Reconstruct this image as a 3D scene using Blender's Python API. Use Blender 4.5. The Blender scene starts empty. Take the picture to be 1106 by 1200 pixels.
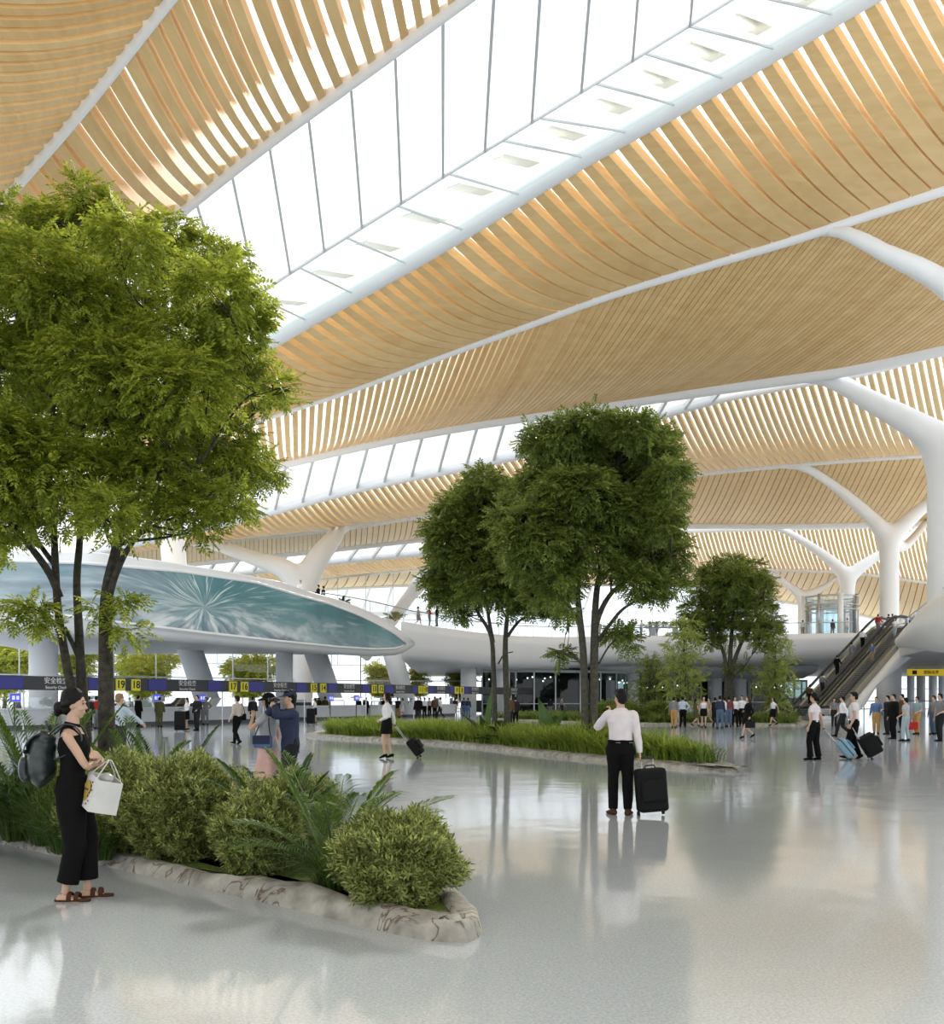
import bpy, math, random
import numpy as np
from mathutils import Vector, Matrix, noise
random.seed(7)
rng = np.random.default_rng(7)
scene = bpy.context.scene
COL = scene.collection
# ---------------------------------------------------------------- camera
F, CX, HY, EYE = 1100.0, 553.0, 819.0, 1.62
cam_d = bpy.data.cameras.new('camera'); cam = bpy.data.objects.new('camera', cam_d); COL.objects.link(cam)
cam.location = (0, 0, EYE); cam.rotation_euler = (math.pi/2, 0, 0)
cam_d.sensor_fit = 'HORIZONTAL'; cam_d.sensor_width = 36; cam_d.lens = 36*F/1106
cam_d.shift_y = (HY-600)/1106; cam_d.clip_end = 1000; cam_d.clip_start = 0.1
scene.camera = cam
# ---------------------------------------------------------------- sky, sun, exposure
scene.view_settings.view_transform = 'Standard'; scene.view_settings.look = 'None'
scene.view_settings.gamma = 1.0; scene.view_settings.use_curve_mapping = False
scene.view_settings.exposure = 0.62
world = bpy.data.worlds.new('sky'); scene.world = world; world.use_nodes = True
wn = world.node_tree.nodes; wl = world.node_tree.links
bg = wn['Background']; bg.inputs['Strength'].default_value = 1.15
tc = wn.new('ShaderNodeTexCoord'); wnz = wn.new('ShaderNodeTexNoise'); wnz.inputs['Scale'].default_value = 2.2
wnz.inputs['Detail'].default_value = 5
wr = wn.new('ShaderNodeValToRGB'); wr.color_ramp.elements[0].position = .38; wr.color_ramp.elements[1].position = .62
wr.color_ramp.elements[0].color = (.80, .88, .98, 1); wr.color_ramp.elements[1].color = (.97, .985, 1, 1)
wl.new(tc.outputs['Generated'], wnz.inputs['Vector']); wl.new(wnz.outputs['Fac'], wr.inputs['Fac'])
wl.new(wr.outputs['Color'], bg.inputs['Color'])
sun_d = bpy.data.lights.new('sun', 'SUN'); sun = bpy.data.objects.new('sun', sun_d); COL.objects.link(sun)
sun_d.energy = 3.4; sun_d.angle = math.radians(10); sun_d.color = (1, .95, .86)
sun.rotation_euler = Vector((.10, .80, .60)).to_track_quat('Z', 'Y').to_euler(); sun.location = (0, 0, 60)
cy = scene.cycles
cy.max_bounces = 8; cy.diffuse_bounces = 4; cy.glossy_bounces = 3; cy.transmission_bounces = 4; cy.transparent_max_bounces = 12
cy.caustics_reflective = False; cy.caustics_refractive = False; cy.sample_clamp_indirect = 4; cy.use_denoising = True

# ---------------------------------------------------------------- helpers
def P(x, y, D):
    return Vector(((x-CX)/F*D, D, EYE+(HY-y)/F*D))
def G(x, y, z=0):
    D = F*(EYE-z)/(y-HY); return Vector(((x-CX)/F*D, D, z))
def XD(x, D, z=0):
    return Vector(((x-CX)/F*D, D, z))

_m = {}
def mat(name, col, rough=.5, metal=0, noise_amt=0, noise_scale=5, bump=0, spec=None, emit=None, trans=0, rnd=0):
    if name in _m: return _m[name]
    m = bpy.data.materials.new(name); m.use_nodes = True; nt = m.node_tree; b = nt.nodes['Principled BSDF']
    b.inputs['Base Color'].default_value = (*col, 1); b.inputs['Roughness'].default_value = rough
    b.inputs['Metallic'].default_value = metal
    if spec is not None: b.inputs['Specular IOR Level'].default_value = spec
    if emit: b.inputs['Emission Color'].default_value = (*col, 1); b.inputs['Emission Strength'].default_value = emit
    if noise_amt or bump:
        t = nt.nodes.new('ShaderNodeTexCoord'); n = nt.nodes.new('ShaderNodeTexNoise')
        n.inputs['Scale'].default_value = noise_scale; n.inputs['Detail'].default_value = 5
        nt.links.new(t.outputs['Object'], n.inputs['Vector'])
    if noise_amt:
        r = nt.nodes.new('ShaderNodeValToRGB'); r.color_ramp.elements[0].position = .3; r.color_ramp.elements[1].position = .7
        r.color_ramp.elements[0].color = (*[c*(1-noise_amt) for c in col], 1)
        r.color_ramp.elements[1].color = (*[min(1, c*(1+noise_amt)) for c in col], 1)
        nt.links.new(n.outputs['Fac'], r.inputs['Fac']); nt.links.new(r.outputs['Color'], b.inputs['Base Color'])
    if bump:
        bp = nt.nodes.new('ShaderNodeBump'); bp.inputs['Strength'].default_value = bump; bp.inputs['Distance'].default_value = .05
        nt.links.new(n.outputs['Fac'], bp.inputs['Height']); nt.links.new(bp.outputs['Normal'], b.inputs['Normal'])
    _m[name] = m; return m
def leafmat(name, c1, c2, transl=.45):
    if name in _m: return _m[name]
    m = bpy.data.materials.new(name); m.use_nodes = True; nt = m.node_tree; N = nt.nodes; L = nt.links
    for n in list(N): N.remove(n)
    o = N.new('ShaderNodeOutputMaterial'); g = N.new('ShaderNodeNewGeometry'); r = N.new('ShaderNodeValToRGB')
    r.color_ramp.elements[0].color = (*c1, 1); r.color_ramp.elements[1].color = (*c2, 1)
    L.new(g.outputs['Random Per Island'], r.inputs['Fac'])
    d = N.new('ShaderNodeBsdfPrincipled'); d.inputs['Roughness'].default_value = .5; d.inputs['Specular IOR Level'].default_value = .3
    t = N.new('ShaderNodeBsdfTranslucent'); mx = N.new('ShaderNodeMixShader'); mx.inputs[0].default_value = transl
    h = N.new('ShaderNodeHueSaturation'); h.inputs['Hue'].default_value = .485; h.inputs['Value'].default_value = 1.5
    L.new(r.outputs['Color'], d.inputs['Base Color']); L.new(r.outputs['Color'], h.inputs['Color']); L.new(h.outputs['Color'], t.inputs['Color'])
    L.new(d.outputs[0], mx.inputs[1]); L.new(t.outputs[0], mx.inputs[2]); L.new(mx.outputs[0], o.inputs['Surface'])
    _m[name] = m; return m
def glassmat(name, tint=(.95, .98, .98), gloss=.12, rough=.02, fac=None):
    if name in _m: return _m[name]
    m = bpy.data.materials.new(name); m.use_nodes = True; nt = m.node_tree; N = nt.nodes; L = nt.links
    for n in list(N): N.remove(n)
    o = N.new('ShaderNodeOutputMaterial'); t = N.new('ShaderNodeBsdfTransparent'); t.inputs[0].default_value = (*tint, 1)
    gl = N.new('ShaderNodeBsdfGlossy'); gl.inputs['Roughness'].default_value = rough; mx = N.new('ShaderNodeMixShader')
    fr = N.new('ShaderNodeFresnel'); fr.inputs[0].default_value = 1.45; ad = N.new('ShaderNodeMath'); ad.operation = 'ADD'; ad.use_clamp = True
    ad.inputs[1].default_value = gloss; L.new(fr.outputs[0], ad.inputs[0]); L.new(ad.outputs[0], mx.inputs[0])
    L.new(t.outputs[0], mx.inputs[1]); L.new(gl.outputs[0], mx.inputs[2]); L.new(mx.outputs[0], o.inputs['Surface'])
    _m[name] = m; return m

class MB:
    def __init__(s): s.v = []; s.f = []
    def add(s, vs, fs):
        b = len(s.v); s.v += [tuple(v) for v in vs]; s.f += [tuple(i+b for i in f) for f in fs]; return s
    def box(s, c, size, ax=None):
        c = Vector(c); hx, hy, hz = [q/2 for q in size]
        X, Y, Z = ax if ax else (Vector((1, 0, 0)), Vector((0, 1, 0)), Vector((0, 0, 1)))
        vs = [c+X*(a*hx)+Y*(b*hy)+Z*(d*hz) for a, b, d in ((-1,-1,-1),(1,-1,-1),(1,1,-1),(-1,1,-1),(-1,-1,1),(1,-1,1),(1,1,1),(-1,1,1))]
        return s.add(vs, [(0,3,2,1),(4,5,6,7),(0,1,5,4),(1,2,6,5),(2,3,7,6),(3,0,4,7)])
    def bar(s, a, b, w, h, up=(0, 0, 1)):
        a = Vector(a); b = Vector(b); d = b-a; L = d.length
        if L < 1e-6: return s
        d /= L; u = Vector(up)
        sd = d.cross(u)
        if sd.length < 1e-4: sd = d.cross(Vector((1, 0, 0)))
        sd.normalize(); u = sd.cross(d)
        return s.box((a+b)/2, (L, w, h), (d, sd, u))
    def quad(s, *vs): return s.add(vs, [tuple(range(len(vs)))])
    def tube(s, pts, r, n=10, cap=True, flat=None):
        pts = [Vector(p) for p in pts]; m = len(pts)
        rs = [r]*m if isinstance(r, (int, float)) else list(r)
        rs = [(q, q) if isinstance(q, (int, float)) else q for q in rs]
        rings = []; ref = None
        for i, p in enumerate(pts):
            t = (pts[min(i+1, m-1)]-pts[max(i-1, 0)])
            t = t.normalized() if t.length > 1e-9 else Vector((0, 0, 1))
            if flat is not None:
                ref = Vector(flat)
            elif ref is None:
                ref = Vector((0, 1, 0)) if abs(t.y) < .9 else Vector((1, 0, 0))
            x = (ref-t*ref.dot(t))
            x = x.normalized() if x.length > 1e-6 else t.orthogonal().normalized()
            if flat is None: ref = x
            y = t.cross(x)
            rings.append([p+x*(rs[i][0]*math.cos(2*math.pi*k/n))+y*(rs[i][1]*math.sin(2*math.pi*k/n)) for k in range(n)])
        vs = [v for R in rings for v in R]; fs = []
        for i in range(m-1):
            for k in range(n):
                a = i*n+k; b = i*n+(k+1) % n; fs.append((a, b, b+n, a+n))
        if cap: fs.append(tuple(range(n))[::-1]); fs.append(tuple((m-1)*n+k for k in range(n)))
        return s.add(vs, fs)
    def ell(s, c, r, n=12, m=8, rot=None, zlo=-1):
        c = Vector(c); r = (r, r, r) if isinstance(r, (int, float)) else r; vs = []; fs = []
        M = rot if rot else Matrix.Identity(3)
        for i in range(1, m):
            a = -math.pi/2+math.pi*i/m
            for k in range(n):
                b = 2*math.pi*k/n
                vs.append(c+M@Vector((r[0]*math.cos(a)*math.cos(b), r[1]*math.cos(a)*math.sin(b), r[2]*math.sin(a))))
        lo = len(vs); vs.append(c+M@Vector((0, 0, -r[2]))); vs.append(c+M@Vector((0, 0, r[2])))
        for i in range(m-2):
            for k in range(n):
                a = i*n+k; b = i*n+(k+1) % n; fs.append((a, b, b+n, a+n))
        for k in range(n):
            fs.append((lo, (k+1) % n, k)); fs.append((lo+1, (m-2)*n+k, (m-2)*n+(k+1) % n))
        return s.add(vs, fs)
    def grid(s, rows):
        n = len(rows[0]); vs = [v for R in rows for v in R]; fs = []
        for i in range(len(rows)-1):
            for k in range(n-1):
                a = i*n+k; fs.append((a, a+1, a+1+n, a+n))
        return s.add(vs, fs)
    def prism(s, poly, z0, z1):
        n = len(poly); vs = [(p[0], p[1], z0) for p in poly]+[(p[0], p[1], z1) for p in poly]
        fs = [tuple(range(n))[::-1], tuple(range(n, 2*n))]+[(i, (i+1) % n, n+(i+1) % n, n+i) for i in range(n)]
        return s.add(vs, fs)
    def mesh(s, name, smooth=False):
        me = bpy.data.meshes.new(name); me.from_pydata(s.v, [], s.f); me.update()
        if smooth: me.polygons.foreach_set('use_smooth', [True]*len(me.polygons))
        return me
    def build(s, name, m, parent=None, smooth=False, loc=None, bevel=0):
        o = obj(name, s.mesh(name, smooth), m, parent)
        if loc is not None: o.location = loc
        if bevel:
            b = o.modifiers.new('bevel', 'BEVEL'); b.width = bevel; b.segments = 2; b.limit_method = 'ANGLE'
        return o
def obj(name, me, m=None, parent=None):
    o = bpy.data.objects.new(name, me); COL.objects.link(o)
    if m is not None and len(me.materials) == 0: me.materials.append(m)
    if parent is not None: o.parent = parent
    return o
def empty(name, loc=(0, 0, 0), rz=0, parent=None):
    o = bpy.data.objects.new(name, None); COL.objects.link(o); o.location = loc; o.rotation_euler = (0, 0, rz)
    o.empty_display_size = .2
    if parent: o.parent = parent
    return o
def tag(o, label=None, cat=None, group=None, kind=None):
    if label: o['label'] = label
    if cat: o['category'] = cat
    if group: o['group'] = group
    if kind: o['kind'] = kind
    return o
def struct(o, label=None): return tag(o, label, None, None, 'structure')
def copy_tree(o, parent=None):
    c = o.copy(); COL.objects.link(c)
    if parent is not None: c.parent = parent; c.matrix_parent_inverse = o.matrix_parent_inverse
    for ch in list(o.children): copy_tree(ch, c)
    return c
_work = bpy.data.scenes.new('workshop')               # separate scene where meshes are evaluated; removed at the end
def evaluated(o):
    _work.collection.objects.link(o); vl = _work.view_layers[0]; vl.update(); dg = vl.depsgraph
    out = bpy.data.meshes.new_from_object(o.evaluated_get(dg)); bpy.data.objects.remove(o); return out
def remesh(me, voxel, smooth=4, name='body'):
    o = bpy.data.objects.new('tmp', me)
    r = o.modifiers.new('r', 'REMESH'); r.mode = 'VOXEL'; r.voxel_size = voxel; r.use_smooth_shade = True
    if smooth:
        q = o.modifiers.new('s', 'SMOOTH'); q.iterations = smooth; q.factor = .5
    out = evaluated(o); out.name = name; return out
def smooth_pts(pts, k=6):
    pts = [Vector(p) for p in pts]; out = []
    n = len(pts)
    for i in range(n-1):
        p0, p1, p2, p3 = pts[max(i-1, 0)], pts[i], pts[i+1], pts[min(i+2, n-1)]
        for j in range(k):
            t = j/k
            out.append(.5*((2*p1)+(p2-p0)*t+(2*p0-5*p1+4*p2-p3)*t*t+(3*p1-p0-3*p2+p3)*t**3))
    out.append(pts[-1]); return out

WHITE = mat('white_plaster', (.86, .87, .88), .45)
WHITEG = mat('white_gloss_panel', (.88, .885, .89), .25)
STEEL = mat('brushed_steel', (.55, .57, .58), .3, .9)
BLACK = mat('black_rubber', (.018, .019, .02), .5)
DARK = mat('dark_grey_laminate', (.06, .065, .07), .5)
# ================================================================ FLOOR
def floor_material():
    m = bpy.data.materials.new('polished_terrazzo'); m.use_nodes = True; nt = m.node_tree; N = nt.nodes; L = nt.links
    b = N['Principled BSDF']; t = N.new('ShaderNodeTexCoord')
    n1 = N.new('ShaderNodeTexNoise'); n1.inputs['Scale'].default_value = 55; n1.inputs['Detail'].default_value = 3
    n1.inputs['Roughness'].default_value = .8
    v = N.new('ShaderNodeTexVoronoi'); v.inputs['Scale'].default_value = 90
    r = N.new('ShaderNodeValToRGB'); r.color_ramp.elements[0].position = .3; r.color_ramp.elements[1].position = .72
    r.color_ramp.elements[0].color = (.37, .405, .445, 1); r.color_ramp.elements[1].color = (.61, .65, .69, 1)
    L.new(t.outputs['Object'], n1.inputs['Vector']); L.new(t.outputs['Object'], v.inputs['Vector'])
    L.new(n1.outputs['Fac'], r.inputs['Fac'])
    mx = N.new('ShaderNodeMix'); mx.data_type = 'RGBA'; mx.blend_type = 'MULTIPLY'; mx.inputs[0].default_value = .12
    L.new(r.outputs['Color'], mx.inputs[6]); L.new(v.outputs['Color'], mx.inputs[7]); L.new(mx.outputs[2], b.inputs['Base Color'])
    b.inputs['Roughness'].default_value = .09; b.inputs['IOR'].default_value = 1.85
    n2 = N.new('ShaderNodeTexNoise'); n2.inputs['Scale'].default_value = .9; n2.inputs['Detail'].default_value = 3
    L.new(t.outputs['Object'], n2.inputs['Vector'])
    bp = N.new('ShaderNodeBump'); bp.inputs['Strength'].default_value = .12; bp.inputs['Distance'].default_value = .05
    L.new(n2.outputs['Fac'], bp.inputs['Height']); L.new(bp.outputs['Normal'], b.inputs['Normal'])
    return m
mb = MB(); mb.prism([(-70, -6), (90, -6), (90, 150), (-70, 150)], -.3, 0)
fl = mb.build('floor', floor_material()); struct(fl, 'pale grey polished terrazzo concourse floor')
mb = MB(); mb.quad((-400, 150, -.05), (400, 150, -.05), (400, 500, -.05), (-400, 500, -.05)); mb.quad((-400, -10, -.05), (-70, -10, -.05), (-70, 150, -.05), (-400, 150, -.05))
struct(mb.build('ground_outside', mat('pale_paving', (.55, .57, .56), .8)), 'pale paved forecourt beyond the glass wall')

# ================================================================ ROOF
def unit2(a, b): v = Vector((a, b, 0)); return v.normalized()
DN = unit2(-1853, 1100); DF = unit2(-2453, 1100)
class RC:                                            # a roof line: its plan line and its height profile
    def __init__(s, pts, xr=None, Dr=None, d=None, Ds=None):
        s.x = [p[0] for p in pts]; s.y = [p[1] for p in pts]; s.Ds = Ds
        if Ds is None: s.X0 = (xr-CX)/F*Dr; s.D0 = Dr; s.d = d
        o = np.argsort(s.x); s.x = np.array(s.x, float)[o]; s.y = np.array(s.y, float)[o]
        if Ds: s.Ds = np.array(Ds, float)[o]
        n = len(s.x); sl = np.gradient(s.y, s.x); s.sl = sl
    def herm(s, x):
        xs, ys, sl = s.x, s.y, s.sl
        if x <= xs[0]: return ys[0]+sl[0]*(x-xs[0])
        if x >= xs[-1]: return ys[-1]+sl[-1]*(x-xs[-1])
        i = int(np.searchsorted(xs, x))-1; i = max(0, min(i, len(xs)-2)); h = xs[i+1]-xs[i]; t = (x-xs[i])/h
        return ((2*t**3-3*t*t+1)*ys[i]+(t**3-2*t*t+t)*h*sl[i]+(-2*t**3+3*t*t)*ys[i+1]+(t**3-t*t)*h*sl[i+1])
    def __call__(s, x):
        y = s.herm(x)
        if s.Ds is not None: D = float(np.interp(x, s.x, s.Ds))
        else:
            k = (x-CX)/F; t = (k*s.D0-s.X0)/(s.d.x-k*s.d.y); D = s.D0+t*s.d.y
        return P(x, y, D)
C0 = RC([(-90, 345), (6, 229), (88, 135), (192, 5), (300, -128), (420, -280), (560, -450)], 192, 24, DN)
CV = RC([(-330, 300), (-260, 160), (-160, 30), (-40, -110), (60, -240)], Ds=[20, 20, 20, 19, 18])
C1 = RC([(-60, 470), (120, 320), (209, 248), (304, 173), (417, 91), (531, 8), (640, -72), (800, -190), (900, -262)], 550, 27, DN)
C2 = RC([(60, 518), (150, 452), (299, 347), (500, 219), (664, 118), (856, 0), (1000, -90), (1100, -152)], 664, 36, DN)
C3 = RC([(60, 545), (180, 480), (295, 414), (358, 377), (500, 297), (675, 191), (845, 96), (1010, 0), (1150, -80), (1250, -138)], 1030, 36, DN)
C4 = RC([(60, 578), (150, 545), (302, 493), (417, 455), (513, 419), (634, 375), (705, 349), (840, 307), (927, 281), (1000, 257), (1106, 222), (1200, 190), (1400, 120)], 970, 46, DF)
C5 = RC([(60, 600), (200, 569), (330, 542), (426, 520), (539, 499), (690, 477), (830, 456), (928, 442), (972, 436), (1106, 408), (1200, 390), (1400, 350)], 970, 61, DF)
C6 = RC([(60, 655), (220, 622), (300, 603), (426, 570), (562, 543), (620, 530), (700, 506), (766, 488), (847, 466), (928, 450), (1000, 438), (1106, 411), (1300, 373)],
        Ds=[112, 104, 100, 94, 86, 82, 77, 73, 70, 67, 65, 63, 60])
C7 = RC([(20, 658), (100, 648), (218, 636), (394, 619), (516, 601), (650, 580), (799, 557), (884, 548), (953, 542), (1082, 533), (1250, 525)], 940, 97, DF)
C8 = RC([(20, 682), (150, 667), (265, 655), (394, 642), (512, 629), (650, 619), (799, 615), (915, 615), (1085, 612), (1250, 610)], 915, 122, DF)
C8c = RC([(20, 702), (150, 688), (265, 674), (376, 660), (512, 646), (650, 630), (799, 621), (915, 618), (1085, 614), (1250, 612)],
         Ds=[172, 168, 163, 160, 152, 143, 134, 127, 122, 118])
C9 = RC([(20, 716), (150, 703), (265, 690), (376, 678), (512, 665), (650, 662), (803, 665), (905, 667), (1012, 672), (1085, 682), (1250, 700)], 905, 150, DF)
C10 = RC([(20, 726), (150, 713), (376, 690), (512, 684), (700, 684), (830, 688), (905, 702), (1000, 718), (1085, 738), (1250, 765)],
         Ds=[215, 212, 208, 204, 198, 194, 190, 186, 182, 178])
C11 = RC([(20, 745), (376, 722), (700, 716), (905, 722), (1085, 742), (1250, 765)], Ds=[250, 245, 235, 230, 225, 220])

def wood_material(name, c1, c2, rough=.5):
    m = bpy.data.materials.new(name); m.use_nodes = True; nt = m.node_tree; N = nt.nodes; L = nt.links
    b = N['Principled BSDF']; b.inputs['Roughness'].default_value = rough
    t = N.new('ShaderNodeTexCoord'); mp = N.new('ShaderNodeMapping'); mp.inputs['Scale'].default_value = (.35, .35, 3)
    n = N.new('ShaderNodeTexNoise'); n.inputs['Scale'].default_value = 2.2; n.inputs['Detail'].default_value = 6; n.inputs['Distortion'].default_value = .6
    g = N.new('ShaderNodeNewGeometry'); r = N.new('ShaderNodeValToRGB')
    r.color_ramp.elements[0].color = (*c1, 1); r.color_ramp.elements[1].color = (*c2, 1)
    ad = N.new('ShaderNodeMath'); ad.operation = 'MULTIPLY_ADD'; ad.inputs[1].default_value = .35; 
    L.new(t.outputs['Object'], mp.inputs['Vector']); L.new(mp.outputs['Vector'], n.inputs['Vector'])
    L.new(g.outputs['Random Per Island'], ad.inputs[0]); L.new(n.outputs['Fac'], ad.inputs[2])
    sb = N.new('ShaderNodeMath'); sb.operation = 'SUBTRACT'; sb.inputs[1].default_value = .17
    L.new(ad.outputs[0], sb.inputs[0]); L.new(sb.outputs[0], r.inputs['Fac']); L.new(r.outputs['Color'], b.inputs['Base Color'])
    return m
WOOD = wood_material('honey_timber', (.66, .41, .16), (.88, .64, .32))
WOOD2 = wood_material('oak_timber', (.66, .45, .20), (.84, .63, .34))
def membrane():
    m = bpy.data.materials.new('translucent_roof_membrane'); m.use_nodes = True; nt = m.node_tree; N = nt.nodes; L = nt.links
    for n in list(N): N.remove(n)
    o = N.new('ShaderNodeOutputMaterial'); d = N.new('ShaderNodeBsdfDiffuse'); d.inputs[0].default_value = (.85, .84, .78, 1)
    t = N.new('ShaderNodeBsdfTranslucent'); t.inputs[0].default_value = (.97, .95, .88, 1); mx = N.new('ShaderNodeMixShader'); mx.inputs[0].default_value = .7
    L.new(d.outputs[0], mx.inputs[1]); L.new(t.outputs[0], mx.inputs[2]); L.new(mx.outputs[0], o.inputs['Surface']); return m
MEMB = membrane()
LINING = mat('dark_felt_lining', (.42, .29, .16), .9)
ceiling = empty('ceiling'); struct(ceiling, 'wave shaped timber slatted roof with white ribs and skylights')

def band(Ca, Cb, pairs, width, depth, sag, seg=10, wood=WOOD, skin=MEMB, off=1.0, name='timber_slats', bow=0):
    """slats between two roof lines; pairs = [(x on a, x on b, slat count to next)]"""
    st = []
    for i in range(len(pairs)-1):
        a0, b0, n = pairs[i]; a1, b1 = pairs[i+1][:2]
        for k in range(n): st.append((a0+(a1-a0)*k/n, b0+(b1-b0)*k/n))
    st.append(pairs[-1][:2])
    A = [Ca(a) for a, b in st]; B = [Cb(b) for a, b in st]
    def curve(i, up=0.0):
        a, b = A[i], B[i]; out = []
        for j in range(seg+1):
            v = j/seg; p = a.lerp(b, v)
            p = p+Vector((0, 0, -sag*math.sin(math.pi*v**(1+bow))+up)); out.append(p)
        return out
    curves = [curve(i) for i in range(len(st))]
    M = MB()
    for i in range(len(st)):
        c = curves[i]
        nb = curves[i+1] if i+1 < len(st) else None; pv = curves[i-1] if i > 0 else None
        rows = []
        for j, p in enumerate(c):
            q = (nb[j]-p) if nb else (p-pv[j])
            q2 = (p-pv[j]) if pv else q
            s = (q+q2)/2; w = s*((width(i/len(st), j/seg) if callable(width) else width)/2)
            u = Vector((0, 0, depth))
            rows.append([p-w, p+w, p+w+u, p-w+u, p-w])
        n = len(rows); vs = [v for R in rows for v in R[:4]]; fs = []
        for j in range(n-1):
            for k in range(4): fs.append((j*4+k, j*4+(k+1) % 4, (j+1)*4+(k+1) % 4, (j+1)*4+k))
        fs += [(3, 2, 1, 0), ((n-1)*4, (n-1)*4+1, (n-1)*4+2, (n-1)*4+3)]
        M.add(vs, fs)
    M.build(name, wood, ceiling)
    step = max(1, len(st)//40)
    rows = [[p+Vector((0, 0, off+depth)) for p in curves[i]] for i in list(range(0, len(st), step))+[len(st)-1]]
    S = MB(); S.grid(rows); S.build('roof_skin', skin, ceiling, smooth=True)

def beam(C, x0, x1, rpx, n=48, flat=1.0, name='white_rib'):
    pts = []; rs = []
    for i in range(n+1):
        x = x0+(x1-x0)*i/n; p = C(x); r = rpx(x) if callable(rpx) else rpx; r = r*p.y/F
        pts.append(p); rs.append((r, r*flat))
    M = MB(); M.tube(pts, rs, 12, flat=(0, 0, 1)); M.build(name, WHITE, ceiling, smooth=True)

band(C0, CV, [(-80, -320, 6), (6, -290, 6), (76, -245, 9), (170, -160, 10), (300, -60, 9), (430, 50, 0)], .62, .25, .5, wood=WOOD)
band(C0, C1, [(-60, 60, 6), (20, 130, 4), (76, 187, 4), (147, 248, 4), (202, 300, 3), (250, 340, 4), (337, 418, 3), (420, 475, 3), (490, 530, 4), (560, 600, 0)], lambda t, v: .66-.2*v, .4, .35)
band(C3, C4, [(60, 190, 12), (200, 310, 10), (310, 440, 14), (511, 650, 10), (700, 850, 9), (916, 1059, 5), (1037, 1180, 8), (1240, 1390, 0)], lambda t, v: .5+.36*min(1, v*1.6), .5, .7, seg=14)
band(C4, C5, [(80, 70, 18), (305, 317, 11), (417, 400, 10), (516, 470, 12), (634, 555, 17), (800, 660, 13), (927, 740, 18), (1106, 840, 16), (1270, 972, 12), (1400, 1090, 14), (1560, 1240, 0)],
     lambda t, v: .5+.36*min(1, t*2.2), .25, 1.0, wood=WOOD, skin=MEMB, off=.5)
band(C6, C7, [(60, 90, 18), (220, 265, 10), (304, 350, 15), (426, 470, 16), (562, 610, 24), (766, 812, 19), (928, 968, 14), (1067, 1095, 10), (1160, 1185, 12), (1290, 1300, 0)], lambda t, v: .5+.3*v, .4, .8, wood=WOOD2)
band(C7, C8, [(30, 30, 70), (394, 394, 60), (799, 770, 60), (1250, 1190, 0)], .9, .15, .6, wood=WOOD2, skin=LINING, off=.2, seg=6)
band(C8c, C9, [(30, 60, 50), (376, 400, 25), (512, 536, 50), (799, 815, 55), (1085, 1100, 30), (1250, 1250, 0)], .6, .5, .6, wood=WOOD2)
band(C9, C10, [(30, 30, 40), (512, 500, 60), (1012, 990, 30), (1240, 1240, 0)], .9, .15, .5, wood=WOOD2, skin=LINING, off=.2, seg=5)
M = MB(); M.box((10, -8, 25), (150, 64, .5)); M.build('unseen_shade_roof', mat('warm_roof_lining', (.80, .70, .56), .6), ceiling)  # unseen flat stretch of roof above the camera, added to shade the foreground
beam(C0, -85, 520, 11, flat=.6); beam(C1, -50, 880, 10, flat=.6)
beam(C2, 70, 1090, 2.2); beam(C3, 70, 1240, lambda x: 7+x/220)
beam(C4, 70, 1390, lambda x: 3.5+max(0, x-300)/220)
beam(C5, 70, 1390, lambda x: 7.5+max(0, x-700)/200)
beam(C6, 70, 1290, lambda x: 6); beam(C7, 30, 1240, lambda x: 3.8)
beam(C8, 30, 1240, lambda x: 5.0); beam(C8c, 30, 1240, 4.2); beam(C9, 30, 1240, 2.6); beam(C10, 30, 1240, 3.2); beam(C11, 30, 1240, 3)
# skylights: panes between roof lines, their bars
SKYG = glassmat('skylight_glass', (.97, .985, .99), .02)
SKYG2 = glassmat('skylight_green_glass', (.86, .94, .90), .10, .15)
BARM = mat('grey_glazing_bar', (.66, .68, .70), .5)
def skylight(Ca, Cb, pairs, r, glass=SKYG, up=.1):
    rows = []
    for a, b in pairs: 
        pa, pb = Ca(a), Cb(b); rows.append([pa.lerp(pb, t)+Vector((0, 0, up)) for t in (0, .5, 1)])
    M = MB(); M.grid(rows); M.build('skylight_glass', glass, ceiling)
    M = MB()
    for a, b in pairs: M.bar(Ca(a), Cb(b), r, r*1.6)
    M.build('glazing_bars', BARM, ceiling)
skylight(C1, C2, [(-10, 95), (45, 140), (95, 180), (143, 216), (185, 244), (229, 270), (271, 301), (315, 340), (361, 380), (411, 424), (463, 470), (519, 519), (580, 568), (637, 623), (700, 681), (760, 741), (830, 808), (895, 880)], .10)
sp = [(x-85, x+8) for x in range(180, 1120, 54)]
skylight(C2, C3, [(a, b+0) for a, b in [(150, 195), (200, 250), (250, 305), (299, 360), (350, 415), (405, 478), (465, 545), (525, 612), (588, 686), (631, 738), (697, 795), (755, 851), (807, 911), (870, 980), (940, 1055), (1020, 1140)]], .05, SKYG2)
M = MB()                                              # outer shading fins seen through the green glass
for x in range(230, 1100, 54):
    a = C2(x); b = C3(x+95); d = a.lerp(b, .30)+Vector((0, 0, .3)); e = a.lerp(b, .74)+Vector((0, 0, .3)); M.bar(d, e, .7, .03)
M.build('shading_fins', glassmat('frosted_fin', (.66, .74, .73), .02, .3), ceiling)
skylight(C5, C6, [(x+14, x) for x in range(130, 860, 32)], .22)
skylight(C8, C8c, [(x+14, x) for x in range(100, 640, 28)], .35)
skylight(C10, C11, [(x+10, x) for x in range(60, 700, 26)], .4)

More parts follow.
